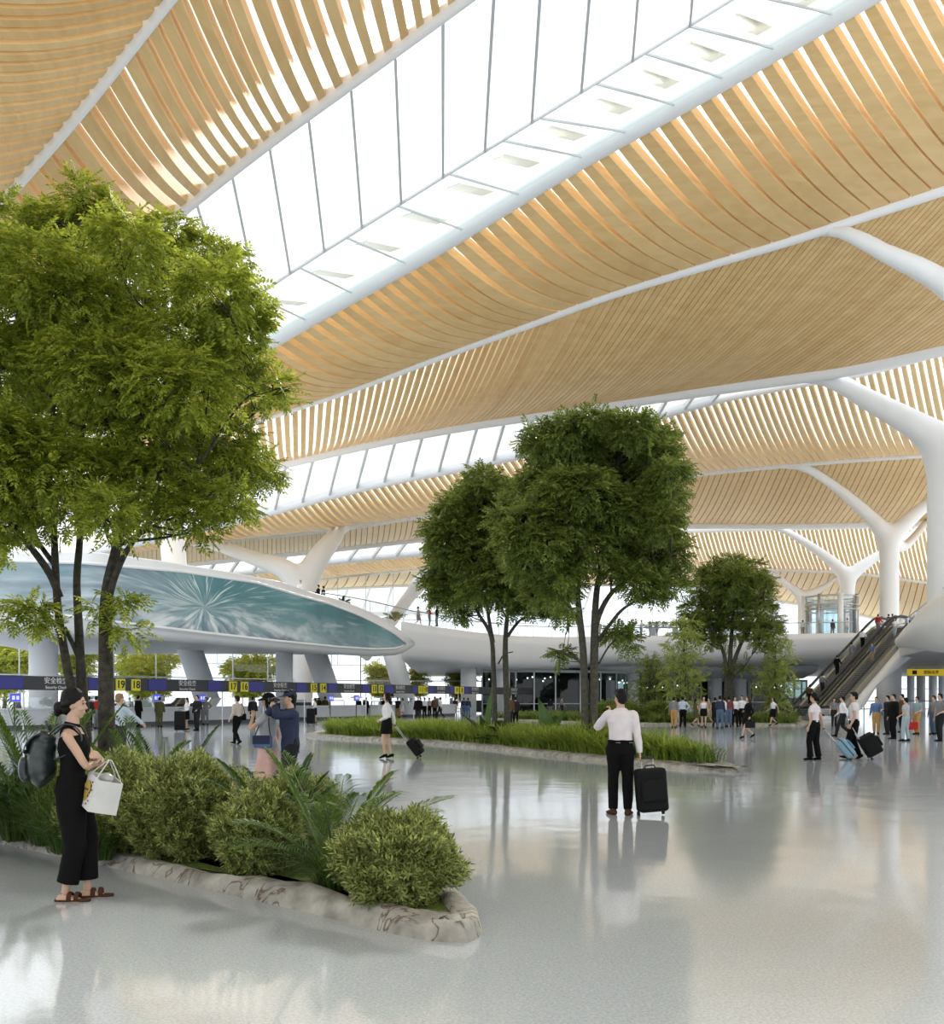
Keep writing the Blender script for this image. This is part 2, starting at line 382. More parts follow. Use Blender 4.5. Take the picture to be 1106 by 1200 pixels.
# ================================================================ Y COLUMNS
def ycolumn(label, base, rt, z0, node, arms, voxel=.3, colname='roof_column'):
    M = MB(); base = Vector(base); node = Vector(node)
    M.tube([Vector((base.x, base.y, z0)), Vector((base.x, base.y, node.z-1.5*rt)), node+Vector((0, 0, -rt*.2))] if abs(base.x-node.x) < .01 else [base, node],
           [rt, rt, rt*1.25] if abs(base.x-node.x) < .01 else [rt, rt], 28)
    M.ell(node, (rt*1.25, rt*1.25, rt*1.3), 20, 14)
    for pts, rs in arms:
        q = [node]+[Vector(p) for p in pts]; s = smooth_pts(q, 6); n = len(s)
        full = [rt*1.15]+rs; rr = [float(np.interp(i/(n-1)*(len(full)-1), range(len(full)), full)) for i in range(n)]
        M.tube(s, rr, 18)
    me = remesh(M.mesh('c'), voxel, 14, colname)
    o = obj(colname, me, WHITE); return struct(o, label)
def pp(*t): return [P(*q) for q in t]
s63 = 63/F; s100 = 100/F; s126 = 126/F
DA, DB, DC, DD = 61, 98, 123, 150
ycolumn('large white branching roof column at the right edge of the hall', XD(1110, DA), 1.25, 5.2, P(1110, 525, DA),
        [(pp((1075, 500, DA), (1020, 470, DA+.5), (965, 443, DA+1), (900, 447, DA+3)), [.95, .75, .6, .35]), (pp((1160, 490, DA-1), (1230, 450, DA-2), (1300, 380, DA-3)), [1, .7, .5])])
ycolumn('white branching roof column rising behind the escalator', XD(1042, DB), 1.0, 0, P(1042, 632, DB),
        [(pp((1018, 604, DB), (978, 570, DB), (938, 547, DB-.5), (895, 549, DB+1)), [.75, .6, .5, .3]), (pp((1075, 600, DB), (1110, 572, DB-1), (1160, 530, DB-3)), [.75, .6, .5]),
         (pp((1060, 640, DB+6), (1085, 612, DB+16)), [.6, .5])])
ycolumn('white branching roof column behind the glass lift', XD(993, DC), .95, 8, P(993, 677, DC),
        [(pp((972, 656, DC), (940, 634, DC), (912, 619, DC), (880, 616, DC)), [.75, .6, .5, .3]), (pp((1022, 655, DC), (1050, 640, DC-1), (1095, 605, DC-3)), [.7, .6, .5])])
ycolumn('farthest white branching roof column left of the glass lift', XD(941, DD), .9, 8, P(941, 700, DD),
        [(pp((925, 687, DD), (905, 672, DD), (880, 667, DD)), [.7, .5, .3]), (pp((965, 688, DD), (985, 672, DD)), [.6, .4])], .35)
ycolumn('white roof column whose arm reaches in over the right side', XD(1290, 44), 1.1, 7.5, P(1290, 470, 44),
        [(pp((1200, 410, 44), (1106, 332, 44.5), (1040, 298, 45), (975, 270, 46), (900, 287, 49)), [.9, .62, .5, .4, .2])], .25)
ycolumn('white branching column beyond the mural balcony', XD(352, 112), 1.5, 8, P(354, 690, 112),
        [(pp((372, 655, 113), (390, 632, 115), (402, 617, 118), (425, 614, 118)), [1.4, 1.1, .9, .4]), (pp((335, 668, 112), (300, 655, 116), (255, 640, 124), (225, 637, 132)), [1.3, 1, .8, .5])])
ycolumn('leaning white column behind the mural balcony plants', P(206, 690, 82), 1.12, 8, P(200, 600, 82), [(pp((188, 575, 82), (170, 540, 82)), [1.1, 1])])
ycolumn('slanted white column far beyond the walkway palms', P(425, 772, 150), 1.1, 8, P(488, 688, 150), [(pp((495, 676, 151), (512, 664, 153)), [1, .9])], .35)
# ================================================================ LEFT BALCONY WITH THE MURAL
def interp(pts, x):
    return float(np.interp(x, [p[0] for p in pts], [p[1] for p in pts]))
RIMD = [(-120, 47.5), (0, 46.8), (110, 46.8), (187, 49.7), (274, 54.5), (334, 59), (402, 65.5), (437, 70), (459, 73), (476, 75.5), (486, 77)]
RTOP = [(-120, 649), (0, 648), (110, 648), (187, 658), (274, 672), (334, 683), (363, 694), (402, 704), (437, 718.5), (459, 731), (476, 744), (486, 753)]
RBOT = [(-120, 728), (0, 734), (157, 741), (240, 747), (324, 755), (400, 762), (440, 765), (470, 763.5), (480, 760), (486, 756)]
MTOP = [(-120, 658), (0, 657), (100, 660), (214, 670), (301, 683), (350, 698), (385, 707.5), (418, 720), (441, 731), (461, 742), (475, 753)]
MBOT = [(-120, 690), (0, 706), (60, 719), (157, 731), (240, 741), (324, 750.5), (400, 758), (440, 760.5), (465, 759.5), (475, 755)]
xs = [-120+i*606/70 for i in range(71)]; xs[-1] = 486
top = [P(x, interp(RTOP, x), interp(RIMD, x)) for x in xs]
bot = [P(x, interp(RBOT, x), interp(RIMD, x)+.9) for x in xs]
away = []
for i, p in enumerate(top):
    t = top[min(i+1, 70)]-top[max(i-1, 0)]; n = Vector((-t.y, t.x, 0)).normalized()
    if n.y < 0: n = -n
    away.append(n)
rows = []
back = lambda i: Vector((top[i].x, top[i].y, 0))
inner = [top[i]+away[i]*.7 for i in range(71)]
innerfl = [Vector((q.x, q.y, min(7.9, q.z-.4))) for q in inner]
rows.append([Vector((-30-i*.2+i*.45, 96, 7.9)) for i in range(71)])
rows.append(innerfl); rows.append(inner)
rows.append([top[i]+away[i]*.35+Vector((0, 0, .12)) for i in range(71)])
rows.append(top)
for f in (.25, .5, .75): rows.append([top[i].lerp(bot[i], f) for i in range(71)])
rows.append(bot)
UD = Vector((-.42, .9, 0))
rows.append([bot[i]+UD*1.2+Vector((0, 0, -.25)) for i in range(71)])
rows.append([bot[i]+UD*(6 if i < 60 else 6-(i-60)*.35)+Vector((0, 0, 0)) for i in range(71)])
rows.append([Vector((bot[i].x-14, 96, 6.2)) for i in range(71)])
M = MB(); M.grid(rows)
bal = M.build('mezzanine_floor', WHITE, smooth=True); struct(bal, 'white curved balcony deck with rounded rim')
# mural screen, standing just proud of the rim face
mr = []
mx_ = [-115+i*590/90 for i in range(91)]
arc = 0; prev = None; uvs = []
for x in mx_:
    D = interp(RIMD, x); a = P(x, interp(MTOP, x), D-.12); b = P(x, interp(MBOT, x), D+.45)
    if prev is not None: arc += (Vector((a.x-prev.x, a.y-prev.y, 0))).length
    prev = a; mr.append([a.lerp(b, t/6) for t in range(7)]); uvs.append(arc)
M = MB(); M.grid(mr)
me = M.mesh('mural_screen', True); uvl = me.uv_layers.new(name='UVMap')
for poly in me.polygons:
    for li in poly.loop_indices:
        vi = me.loops[li].vertex_index; uvl.data[li].uv = (uvs[vi//7], me.vertices[vi].co.z)
def mural_material(cu, cv):
    m = bpy.data.materials.new('mural_print'); m.use_nodes = True; nt = m.node_tree; N = nt.nodes; L = nt.links
    b = N['Principled BSDF']; b.inputs['Roughness'].default_value = .35
    uv = N.new('ShaderNodeUVMap'); sx = N.new('ShaderNodeSeparateXYZ'); L.new(uv.outputs[0], sx.inputs[0])
    def mt(op, a, b_=None, c=None):
        n = N.new('ShaderNodeMath'); n.operation = op
        for i, q in enumerate((a, b_, c)):
            if q is None: continue
            if isinstance(q, (int, float)): n.inputs[i].default_value = q
            else: L.new(q, n.inputs[i])
        return n.outputs[0]
    def nz(scale, seed, detail=3, vec=None):
        n = N.new('ShaderNodeTexNoise'); n.noise_dimensions = '4D'; n.inputs['W'].default_value = seed; n.inputs['Scale'].default_value = scale; n.inputs['Detail'].default_value = detail
        L.new(vec or uv.outputs[0], n.inputs['Vector']); return n.outputs['Fac']
    def rng_(v, lo, hi, a=0, b=1):
        n = N.new('ShaderNodeMapRange'); n.inputs[1].default_value = lo; n.inputs[2].default_value = hi; n.inputs[3].default_value = a; n.inputs[4].default_value = b; L.new(v, n.inputs[0]); return n.outputs[0]
    def mixc(f, a, b_):
        n = N.new('ShaderNodeMix'); n.data_type = 'RGBA'; L.new(f, n.inputs[0])
        for i, q in ((6, a), (7, b_)):
            if isinstance(q, tuple): n.inputs[i].default_value = (*q, 1)
            else: L.new(q, n.inputs[i])
        return n.outputs[2]
    dx0 = mt('SUBTRACT', sx.outputs[0], cu); dy0 = mt('SUBTRACT', sx.outputs[1], cv)
    dx = mt('ADD', dx0, mt('MULTIPLY', mt('SUBTRACT', nz(.3, 1, 1), .5), 1.6)); dy = mt('ADD', mt('MULTIPLY', dy0, 1.9), mt('MULTIPLY', mt('SUBTRACT', nz(.3, 5, 1), .5), 1.3))
    r = mt('SQRT', mt('ADD', mt('MULTIPLY', dx, dx), mt('MULTIPLY', dy, dy))); an = mt('ARCTAN2', dy, dx)
    def streak(fa, fr, seed, lo, hi, det=5):
        cb = N.new('ShaderNodeCombineXYZ'); L.new(mt('MULTIPLY', mt('COSINE', an), fa), cb.inputs[0]); L.new(mt('MULTIPLY', mt('SINE', an), fa), cb.inputs[1]); L.new(mt('MULTIPLY', r, fr), cb.inputs[2])
        return rng_(nz(1, seed, det, cb.outputs[0]), lo, hi)
    sky_ = mixc(rng_(nz(.12, 2), .35, .65), (.045, .17, .19), (.16, .36, .38))                       # teal water
    pale = mixc(streak(7, .25, 4, .35, .65), (.20, .33, .40), (.62, .70, .73))                       # grey white streaked water
    left = rng_(dx0, 1.0, -6.0); low = rng_(mt('ADD', dy0, mt('MULTIPLY', mt('ABSOLUTE', dx0), .03)), .75, -.8)
    c1 = mixc(mt('MAXIMUM', mt('MULTIPLY', left, .9), mt('MULTIPLY', low, .55)), sky_, pale)
    shards = mt('MULTIPLY', streak(5.5, .55, 7, .46, .60), mt('MULTIPLY', low, rng_(r, 22, 4)))      # thick white splash below the burst
    c2 = mixc(mt('MULTIPLY', shards, .92), c1, (.80, .84, .85))
    rays = mt('MULTIPLY', streak(16, .35, 11, .55, .62), mt('MULTIPLY', rng_(r, 9, 2.0), rng_(dy0, -1.0, .4)))
    c3 = mixc(mt('MULTIPLY', rays, .8), c2, (.78, .86, .85))
    fl_ = mt('MULTIPLY', streak(20, .2, 15, .54, .64), rng_(r, 2, 14)); c4 = mixc(mt('MULTIPLY', fl_, .45), c3, (.66, .76, .79))
    dkm = mt('MULTIPLY', streak(6, .16, 19, .48, .60), mt('MAXIMUM', rng_(dy0, -.6, -1.7), mt('MULTIPLY', left, .55))); c5 = mixc(mt('MULTIPLY', dkm, .85), c4, (.075, .12, .19))
    L.new(c5, b.inputs['Base Color']); return m
ic = min(range(91), key=lambda i: abs(mx_[i]-238)); cz = P(238, 708, interp(RIMD, 238)).z
mural = obj('mural_screen', me, mural_material(uvs[ic], cz))
tag(mural, 'long curved teal mural of bursting water across the balcony front', 'mural')
M = MB(); M.tube([P(x, interp(MTOP, x)-.3, interp(RIMD, x)-.14) for x in mx_]+[P(x, interp(MBOT, x)+.3, interp(RIMD, x)+.40) for x in mx_[::-1]], .09, 6, cap=False)
M.build('mural_frame', WHITEG, mural, smooth=True)

# ================================================================ WALKWAY DECK (z = 8) behind and right of it
def deckD(y, z=8.0): return (z-EYE)*F/(HY-y)
WE = [(470, 728), (500, 733), (553, 740.5), (600, 745), (650, 746.5), (700, 746), (760, 745), (860, 743.5), (950, 742.5), (1010, 741.5), (1035, 741)]
WB = [(470, 766), (500, 768), (553, 774), (600, 778.5), (650, 778.5), (700, 772), (760, 769), (860, 768.5), (950, 768), (1010, 767), (1035, 767)]
xs2 = [470+i*565/80 for i in range(81)]
wt = [XD(x, deckD(interp(WE, x)), 8.0) for x in xs2]
wb = [P(x, interp(WB, x), deckD(interp(WE, x))+.8) for x in xs2]
rows = [[Vector((-8+i*1.4, 152, 8.0)) for i in range(81)], wt,
        [wt[i].lerp(wb[i], .3)+Vector((0, -.25, 0)) for i in range(81)], [wt[i].lerp(wb[i], .7)+Vector((0, -.15, 0)) for i in range(81)], wb,
        [p+Vector((0, 1.6, -.45)) for p in wb], [p+Vector((0, 7, -.6)) for p in wb], [Vector((-8+i*1.4, 150, 5.2)) for i in range(81)]]
M = MB(); M.grid(rows); struct(M.build('walkway_floor', WHITE, smooth=True), 'white upper walkway deck with curved edge')
# glass balustrade along the walkway and behind the balcony tip
RAILG = glassmat('balustrade_glass', (.93, .96, .96), .06)
def balustrade(pts, label, h=1.1, step=3.0, group=None, name='glass_balustrade'):
    pts = smooth_pts(pts, 8); z0 = pts[0]
    root = empty(name, z0); tag(root, label, 'balustrade', group)
    q = [p-z0 for p in pts]
    M = MB(); M.grid([[p+Vector((0, 0, .05)) for p in q], [p+Vector((0, 0, h-.1)) for p in q]]); M.build('glass_panel', RAILG, root)
    M = MB(); M.tube([p+Vector((0, 0, h)) for p in q], .05, 8); M.build('handrail', STEEL, root, smooth=True)
    acc = 0; last = q[0]; first = None
    for p in q:
        acc += (p-last).length; last = p
        if acc >= step or p is q[0]:
            acc = 0
            if first is None:
                M = MB(); M.box((0, 0, h/2), (.06, .06, h)); first = M.build('post', STEEL, root); first.location = p
            else:
                c = first.copy(); COL.objects.link(c); c.location = p
    return root
balustrade([XD(x, deckD(interp(WE, x))+.4, 8) for x in (486, 520, 553, 600, 650, 700, 760, 860, 950, 1000)], 'long glass balustrade along the upper walkway edge')
balustrade([XD(378, 66, 8.0), XD(420, 70, 8.0), XD(455, 75, 8.0), XD(486, 80.5, 8)], 'glass balustrade behind the mural balcony tip palms')

# ================================================================ LOWER CANOPY, STOREFRONTS
M = MB()
cpts = [(700, 104), (745, 106), (800, 108), (860, 108), (915, 106), (960, 104)]
rows = []
for (dy, z) in ((14, 6.2), (1.5, 6.3), (0, 5.9), (0, 5.2), (1.0, 4.6), (5, 4.0), (18, 3.9)):
    rows.append([XD(x, D, z)+Vector((0, dy, 0)) for x, D in cpts])
M.grid(rows); struct(M.build('canopy_ceiling', WHITE, smooth=True), 'low white curved canopy over the far shopfronts')
SHOPG = mat('dark_shop_glass', (.012, .035, .038), .06, spec=.9)
MULL = mat('pale_mullion', (.62, .68, .70), .4)
def shopfront(pts, ztop, n, label, name):
    root = empty(name, pts[0]); struct(root, label); z0 = pts[0]
    q = [p-z0 for p in smooth_pts(pts, 6)]
    G1 = MB(); G1.grid([[p+Vector((0, 0, .0)) for p in q], [p+Vector((0, 0, ztop)) for p in q]]); G1.build('glass_pane', SHOPGL, root)
    M = MB(); L_ = len(q)
    for i in range(n+1):
        f = i/n*(L_-1); a = q[int(f)]; b = q[min(int(f)+1, L_-1)]; p = a.lerp(b, f-int(f)); M.box(p+Vector((0, -.05, ztop/2)), (.14, .2, ztop))
    M.tube([p+Vector((0, -.05, ztop)) for p in q], .16, 6); M.tube([p+Vector((0, -.05, 1.1)) for p in q], .05, 6)
    M.build('mullion', MULL, root)
    # dark fitted-out room behind the panes
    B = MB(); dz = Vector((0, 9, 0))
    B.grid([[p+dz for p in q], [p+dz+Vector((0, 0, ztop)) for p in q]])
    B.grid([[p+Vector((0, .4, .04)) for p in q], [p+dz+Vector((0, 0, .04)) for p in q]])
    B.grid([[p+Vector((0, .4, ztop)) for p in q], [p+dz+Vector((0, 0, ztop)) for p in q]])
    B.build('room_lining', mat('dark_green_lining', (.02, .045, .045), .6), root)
    F_ = MB(); W_ = MB(); r2 = random.Random(n)
    for i in range(n*2):
        p = q[int(r2.random()*(L_-1))]
        W_.box(p+Vector((0, 2+r2.random()*5, .6+r2.random()*.4)), (1.2+r2.random()*1.6, .6, 1.2+r2.random()*1.2))
        F_.ell(p+Vector((0, 1.2+r2.random()*4, ztop-1.1+r2.random()*.6)), .09, 8, 6)
    W_.build('counter_furniture', mat('shop_furniture', (.12, .13, .13), .5), root)
    F_.build('downlight', mat('warm_downlight', (1, .93, .8), emit=7), root)
SHOPGL = glassmat('shop_glass', (.15, .23, .22), .0, .03)
shopfront([XD(565, 100), XD(600, 100), XD(640, 101), XD(690, 103), XD(725, 106), XD(738, 111)], 4.6, 9, 'dark glazed shopfront under the upper walkway', 'window_1')
shopfront([XD(744, 118), XD(790, 116), XD(850, 116), XD(915, 117), XD(945, 119)], 3.9, 13, 'far dark glazed shopfront behind the tree bed', 'window_2')
def rcol(label, x, D, r, z1, z0=0, lean=0):
    M = MB(); a = XD(x, D, z0); M.tube([a, Vector((a.x+lean, a.y, z1))], r, 24); return struct(M.build('pillar', WHITE, smooth=True), label)
rcol('thick white round pillar under the mural balcony, left of the tree trunks', 51, 56.5, .82, 6.2)
rcol('white round pillar under the mural balcony, right of gate 17 and 16', 333, 74, .66, 6.4)
rcol('slanted white pillar behind the security gates', 250, 78, 1.0, 6.5, lean=-2.2)
rcol('slanted white pillar behind the middle security gates', 395, 84, 1.0, 6.5, lean=-2.2)
rcol('second slanted white pillar behind the middle security gates', 480, 92, .95, 6.5, lean=-1.8)
rcol('white round pillar left of the shopfront', 549, 96, .8, 5.6)
rcol('white round pillar between the first shopfront panes', 589, 98.6, .75, 5.4)
rcol('white round pillar at the shopfront end', 742, 108, .7, 5)
rcol('white round pillar before the far shopfront, left of the bushy tree', 839, 113, .7, 4.5)
rcol('white round pillar before the far shopfront, right of the bushy tree', 868, 113, .65, 4.5)
rcol('thick white round pillar under the escalator top', 1041.5, 92, 1.15, 6.6)
for i, (x, D, r) in enumerate([(1079, 114, .5), (1093, 122, .5), (1104, 130, .5), (1067, 132, .5)]):
    rcol(['white pillar beneath the yellow hanging sign', 'second pillar in the far row at the right edge', 'pillar at the right frame edge, farthest row', 'slim far pillar left of the yellow sign'][i], x, D, r, 5)
# curved glass / bright back wall: frames only, sky beyond
def curtain(pts, z0, z1, step, label, name, rails=(0.35, .7), r=.09, skip=1):
    root = empty(name, pts[0]); struct(root, label); o0 = pts[0]
    M = MB(); Gm = MB()
    for i in range(len(pts)-1):
        a, b = pts[i]-o0, pts[i+1]-o0; L_ = (b-a).length; n = max(1, int(L_/step))
        for k in range(n+1):
            p = a.lerp(b, k/n); M.box(p+Vector((0, 0, (z0+z1)/2)), (r, r*2, z1-z0))
        for t in (0.0,)+tuple(rails)+(1.0,):
            z = z0+(z1-z0)*t; M.bar(a+Vector((0, 0, z)), b+Vector((0, 0, z)), r*1.3, r*1.3)
        Gm.quad(a+Vector((0, .05, z0)), b+Vector((0, .05, z0)), b+Vector((0, .05, z1)), a+Vector((0, .05, z1)))
    M.build('window_mullion', MULL, root); Gm.build('window_glass', SKYG, root)
curtain([Vector((-68, 62, 0)), Vector((-14, 118, 0)), Vector((2, 121, 0))], 0, 7.8, 4.5, 'tall white glazed outer wall behind the security gates', 'window_3', (.5,))
curtain([Vector((-66, 160, 0)), Vector((0, 188, 0)), Vector((60, 205, 0))], 8, 26, 5.5, 'tall glazed end wall above the upper walkway', 'window_4', (.25, .5))
curtain([Vector((40, 148, 0)), Vector((89, 148, 0))], 0, 8, 5, 'glazed rear wall beyond the right hand pillars', 'window_5', (.4,))
# mass of dark wall between the shops and the glazing
# ================================================================ RIGHT BALCONY BULGE
M = MB()
M.tube(smooth_pts([P(1056, 752, 76), P(1066, 747, 73), P(1085, 741, 66), P(1110, 732, 58), P(1160, 722, 52), P(1260, 700, 46), P(1400, 680, 42)], 6),
       [(.5, .5)]+[(float(np.interp(i, [0, 6, 12, 18, 24, 36], [.4, .75, 1.25, 1.75, 2.3, 2.8])),)*2 for i in range(1, 37)], 28)
M.prism([(XD(1060, 76)[0], 76), (XD(1120, 60)[0], 60), (XD(1300, 52)[0], 52), (85, 60), (85, 112), (XD(1060, 112)[0]-8, 112), (XD(1045, 84)[0], 84)], 5.15, 6.4)
struct(M.build('balcony_floor', WHITE, smooth=False), 'rounded white balcony deck swelling out at the right edge')
for p_ in bpy.data.objects['balcony_floor'].data.polygons: p_.use_smooth = len(p_.vertices) == 4 and p_.index < 1100
balustrade([P(1064, 738, 74), P(1080, 727, 68), P(1106, 707, 60), P(1160, 680, 54), P(1230, 655, 49)], 'glass balustrade rising along the right balcony', 1.0)
balustrade([XD(1000, 100, 0), XD(1040, 98, 0), XD(1106, 96, 0), XD(1180, 94, 0)], 'ground floor glass balustrade behind the waiting passengers', 1.4, 2.5)
balustrade([XD(742, 100, 0), XD(790, 99, 0), XD(840, 99, 0), XD(900, 98, 0)], 'ground floor glass balustrade before the far shopfront', 1.3, 2.5)

# ================================================================ ESCALATORS
ea = Vector((12.2, 10.2, 0)).normalized(); eb = Vector((ea.y, -ea.x, 0)); EL = 15.9; EH = 8.0
GLE = glassmat('escalator_glass', (.80, .84, .82), .05)
def ez(u):
    return float(np.interp(u, [-2, 1.0, 14.6, 20], [0, 0, EH, EH]))
TREAD = mat('ribbed_dark_steel', (.13, .13, .125), .45, .6)
CLAD = mat('escalator_cladding', (.42, .44, .45), .3, .3)
SKIRT = mat('brushed_champagne_steel', (.50, .49, .45), .3, .7)
def escalator(org, label):
    root = empty('escalator', org); tag(root, label, 'escalator', 'pair of escalators up to the walkway')
    def Fp(u, w, z): return ea*u+eb*w+Vector((0, 0, z))
    us = [-1.2, -.2, .5, 1.0, 1.5]+[1.5+i*13/14 for i in range(1, 15)]+[15.2, 16.2, 17.2]
    hz = lambda u, h: float(np.interp(u, [-2, .6, 1.6, 14.2, 15.2, 20], [h, h, h+.35, h+EH-.3, h+EH, h+EH]))
    for w in (0.0, 1.62):
        q = [Fp(u, w, hz(u, 1.0)) for u in us]
        loop = [Fp(-.6, w, .35), Fp(-1.25, w, .45), Fp(-1.42, w, .72)]+[Fp(-1.25, w, .96)]+q[1:-1]+[Fp(17.25, w, EH+.96), Fp(17.42, w, EH+.72), Fp(17.25, w, EH+.45), Fp(16.6, w, EH+.35)]
        M = MB(); M.tube(loop, (.11), 8); M.build('handrail', BLACK, root, smooth=True)
        M = MB(); M.grid([[Fp(u, w, hz(u, .28)) for u in us], [Fp(u, w, hz(u, .95)) for u in us]]); M.build('glass_panel', GLE, root)
        M = MB()
        for i in range(len(us)-1): M.bar(Fp(us[i], w, hz(us[i], .16)), Fp(us[i+1], w, hz(us[i+1], .16)), .26, .28)
        M.build('skirt_panel', SKIRT, root)
    M = MB(); n = 52; u = 1.0
    du = 13.4/n
    for i in range(n):
        z = ez(1.1+du*i); M.box(Fp(1.1+du*i, .81, z-.02), (du*1.25, 1.2, .2), (ea, eb, Vector((0, 0, 1))))
    M.box(Fp(0, .81, -.04), (2.4, 1.2, .12), (ea, eb, Vector((0, 0, 1)))); M.box(Fp(15.9, .81, EH-.04), (2.8, 1.2, .12), (ea, eb, Vector((0, 0, 1))))
    M.build('steps', TREAD, root)
    M = MB()
    sec = []
    for i in range(len(us)):
        u = us[i]; t = ez(u); lo = max(-.0, float(np.interp(u, [-2, 2.6, 13.8, 15.5, 20], [0, 0, EH-1.75, EH-1.25, EH-1.1])))
        sec.append([Fp(u, -.14, t+.05), Fp(u, 1.76, t+.05), Fp(u, 1.76, lo), Fp(u, -.14, lo), Fp(u, -.14, t+.05)])
    M.grid(sec); M.build('truss_cladding', CLAD, root)
    return root
E0 = XD(919, 75.5, 0); e1_ = escalator(E0, 'left escalator of the pair, carrying passengers up past the tree')
e2_ = escalator(E0+eb*2.1, 'right escalator of the pair, beside the white soffit, two riders on it')
M = MB(); sec = []
for u in [2.0, 4, 6, 8, 10, 12, 14, 15.5, 17.5]:
    t = ez(u)-.05; lo = float(np.interp(u, [2, 3.5, 4.6, 13, 15.5, 18], [0, 0, 1.9, 5.3, 6.1, 6.3])); O = E0+eb*3.9
    f = lambda w, z: O+ea*u+eb*w+Vector((0, 0, z))
    sec.append([f(-3.6, max(0, t-1.8)), f(0, t-.1), f(.25, t+.15), f(.7, t-.1), f(.8, max(t-1.3, lo+.3) if t > 1.3 else lo+.2), f(.4, lo), f(-3.2, lo), f(-3.6, max(0, t-1.8))])
M.grid(sec); struct(M.build('soffit_wall', WHITE, smooth=True), 'white sloping soffit carrying the escalators')

# ================================================================ GLASS LIFT
def lift():
    c = XD(973, 100, 8.0); root = empty('glass_lift', c); tag(root, 'round glass lift tower standing on the upper walkway', 'lift')
    LG = glassmat('lift_glass', (.80, .90, .93), .12)
    M = MB(); n = 28; R = 2.75
    ring = lambda r, z: [Vector((r*math.cos(2*math.pi*k/n), r*math.sin(2*math.pi*k/n), z)) for k in range(n+1)]
    M.grid([ring(R, 0), ring(R, 4.4)]); M.build('shaft_glass', LG, root, smooth=True)
    M = MB(); M.grid([ring(1.5, .1), ring(1.5, 3.4)]); M.build('cabin_glass', LG, root, smooth=True)
    for z in (4.4, 3.0, 3.5):
        M = MB(); M.tube(ring(R+.05, z), .09, 8); M.build('steel_ring', STEEL, root, smooth=True)
    for k in range(8):
        a = 2*math.pi*k/8; M = MB(); M.tube([Vector((R*math.cos(a), R*math.sin(a), 0)), Vector((R*math.cos(a), R*math.sin(a), 4.6))], .13 if k % 2 else .3, 10)
        M.build('post', WHITEG if k % 2 == 0 else STEEL, root, smooth=True)
    M = MB(); M.prism([(1.6*math.cos(2*math.pi*k/20), 1.6*math.sin(2*math.pi*k/20)) for k in range(20)], 3.4, 3.7); M.build('cabin_roof', WHITEG, root)
    M = MB(); M.box((0, 0, 3.9), (5.2, .18, .25)); M.box((0, 0, 3.9), (.18, 5.2, .25)); M.build('cross_beam', WHITEG, root)
lift()
# ================================================================ SECURITY GATE FASCIA
SP0 = XD(0, 46); SP1 = XD(370, 68); SDIR = (SP1-SP0).normalized(); SN = Vector((SDIR.y, -SDIR.x, 0))   # SN faces the hall
def sline(x, off=0):                                    # point of the gate line seen at picture column x
    k = (x-CX)/F; t = (k*SP0.y-SP0.x)/(SDIR.x-k*SDIR.y); return SP0+SDIR*t+SN*off, t
SZ0, SZ1 = 2.07, 2.78
sign = empty('gate_fascia', sline(60)[0]); tag(sign, 'long black overhead fascia of the security gates with blue screens', 'sign')
so = sign.location.copy()
a = sline(-90)[0]-so; b = sline(760)[0]-so
M = MB(); M.bar(a+Vector((0, 0, (SZ0+SZ1)/2)), b+Vector((0, 0, (SZ0+SZ1)/2)), .5, SZ1-SZ0); M.build('fascia_body', mat('fascia_black', (.028, .031, .036), .4), sign)
YEL = mat('yellow_number_panel', (.72, .66, .04), .5)
BLU = mat('blue_led_screen', (.018, .018, .13), .4, emit=.3)
TXT = mat('white_lettering', (.62, .62, .60), .6)
def text_mesh(txt, size, bold=0):
    c = bpy.data.curves.new('lettering', 'FONT'); c.body = txt; c.size = size; c.align_x = 'CENTER'; c.align_y = 'CENTER'; c.offset = bold; c.extrude = .004
    return evaluated(bpy.data.objects.new('t', c))
SRX = math.pi/2; SRZ = math.atan2(SDIR.y, SDIR.x)
def put_text(txt, p, size, m, parent, name, bold=0, sx=1):
    o = obj(name, text_mesh(txt, size, bold), m, parent); o.location = p; o.rotation_euler = (SRX, 0, SRZ); o.scale = (sx, 1, 1); return o
def face_box(t0, t1, z0, z1, th=.05, off=.25):
    c = SP0+SDIR*((t0+t1)/2)+SN*(off+th/2)+Vector((0, 0, (z0+z1)/2)); M = MB()
    M.box(c-so, (t1-t0, th, z1-z0), (SDIR, SN, Vector((0, 0, 1)))); return M
nums = [(137, '19'), (155, '18'), (269, '17'), (282.5, '16'), (364, '15'), (375, '14'), (435, '13'), (443, '12'), (489.5, '11'), (495.5, '10'), (532, '9'), (538, '8'), (650, '7'), (655, '6')]
for x, n in nums:
    t = sline(x)[1]; w = .30 if x < 200 else .34
    pnl = face_box(t-w*1.05, t+w*1.05, SZ0+.01, SZ1-.05, .05).build('number_panel', YEL, sign); pnl['label'] = 'yellow panel numbered '+n
    c = SP0+SDIR*t+SN*.312+Vector((0, 0, (SZ0+SZ1)/2-.02))-so
    put_text(n, c, .58, mat('black_lettering', (.01, .01, .01), .6), pnl, 'numeral', .012)
for x in (62, 216, 325, 406, 466, 514, 554, 600):
    t = sline(x)[1]; c = SP0+SDIR*t+SN*.26-so
    put_text('安全检查', c+Vector((0, 0, SZ1-.24)), .36, TXT, sign, 'lettering', .004); put_text('Security Check', c+Vector((0, 0, SZ0+.14)), .21, TXT, sign, 'lettering', .003)
scr = [(-30, 23), (100, 120), (170, 191), (240, 256), (286, 305), (344, 355), (381, 391), (421, 429), (448, 457), (480, 486), (499, 505), (524, 529), (541, 546)]
for x0, x1 in scr:
    s_ = face_box(sline(x0)[1], sline(x1)[1], SZ0+.05, SZ1-.05, .03).build('led_screen', BLU, sign)
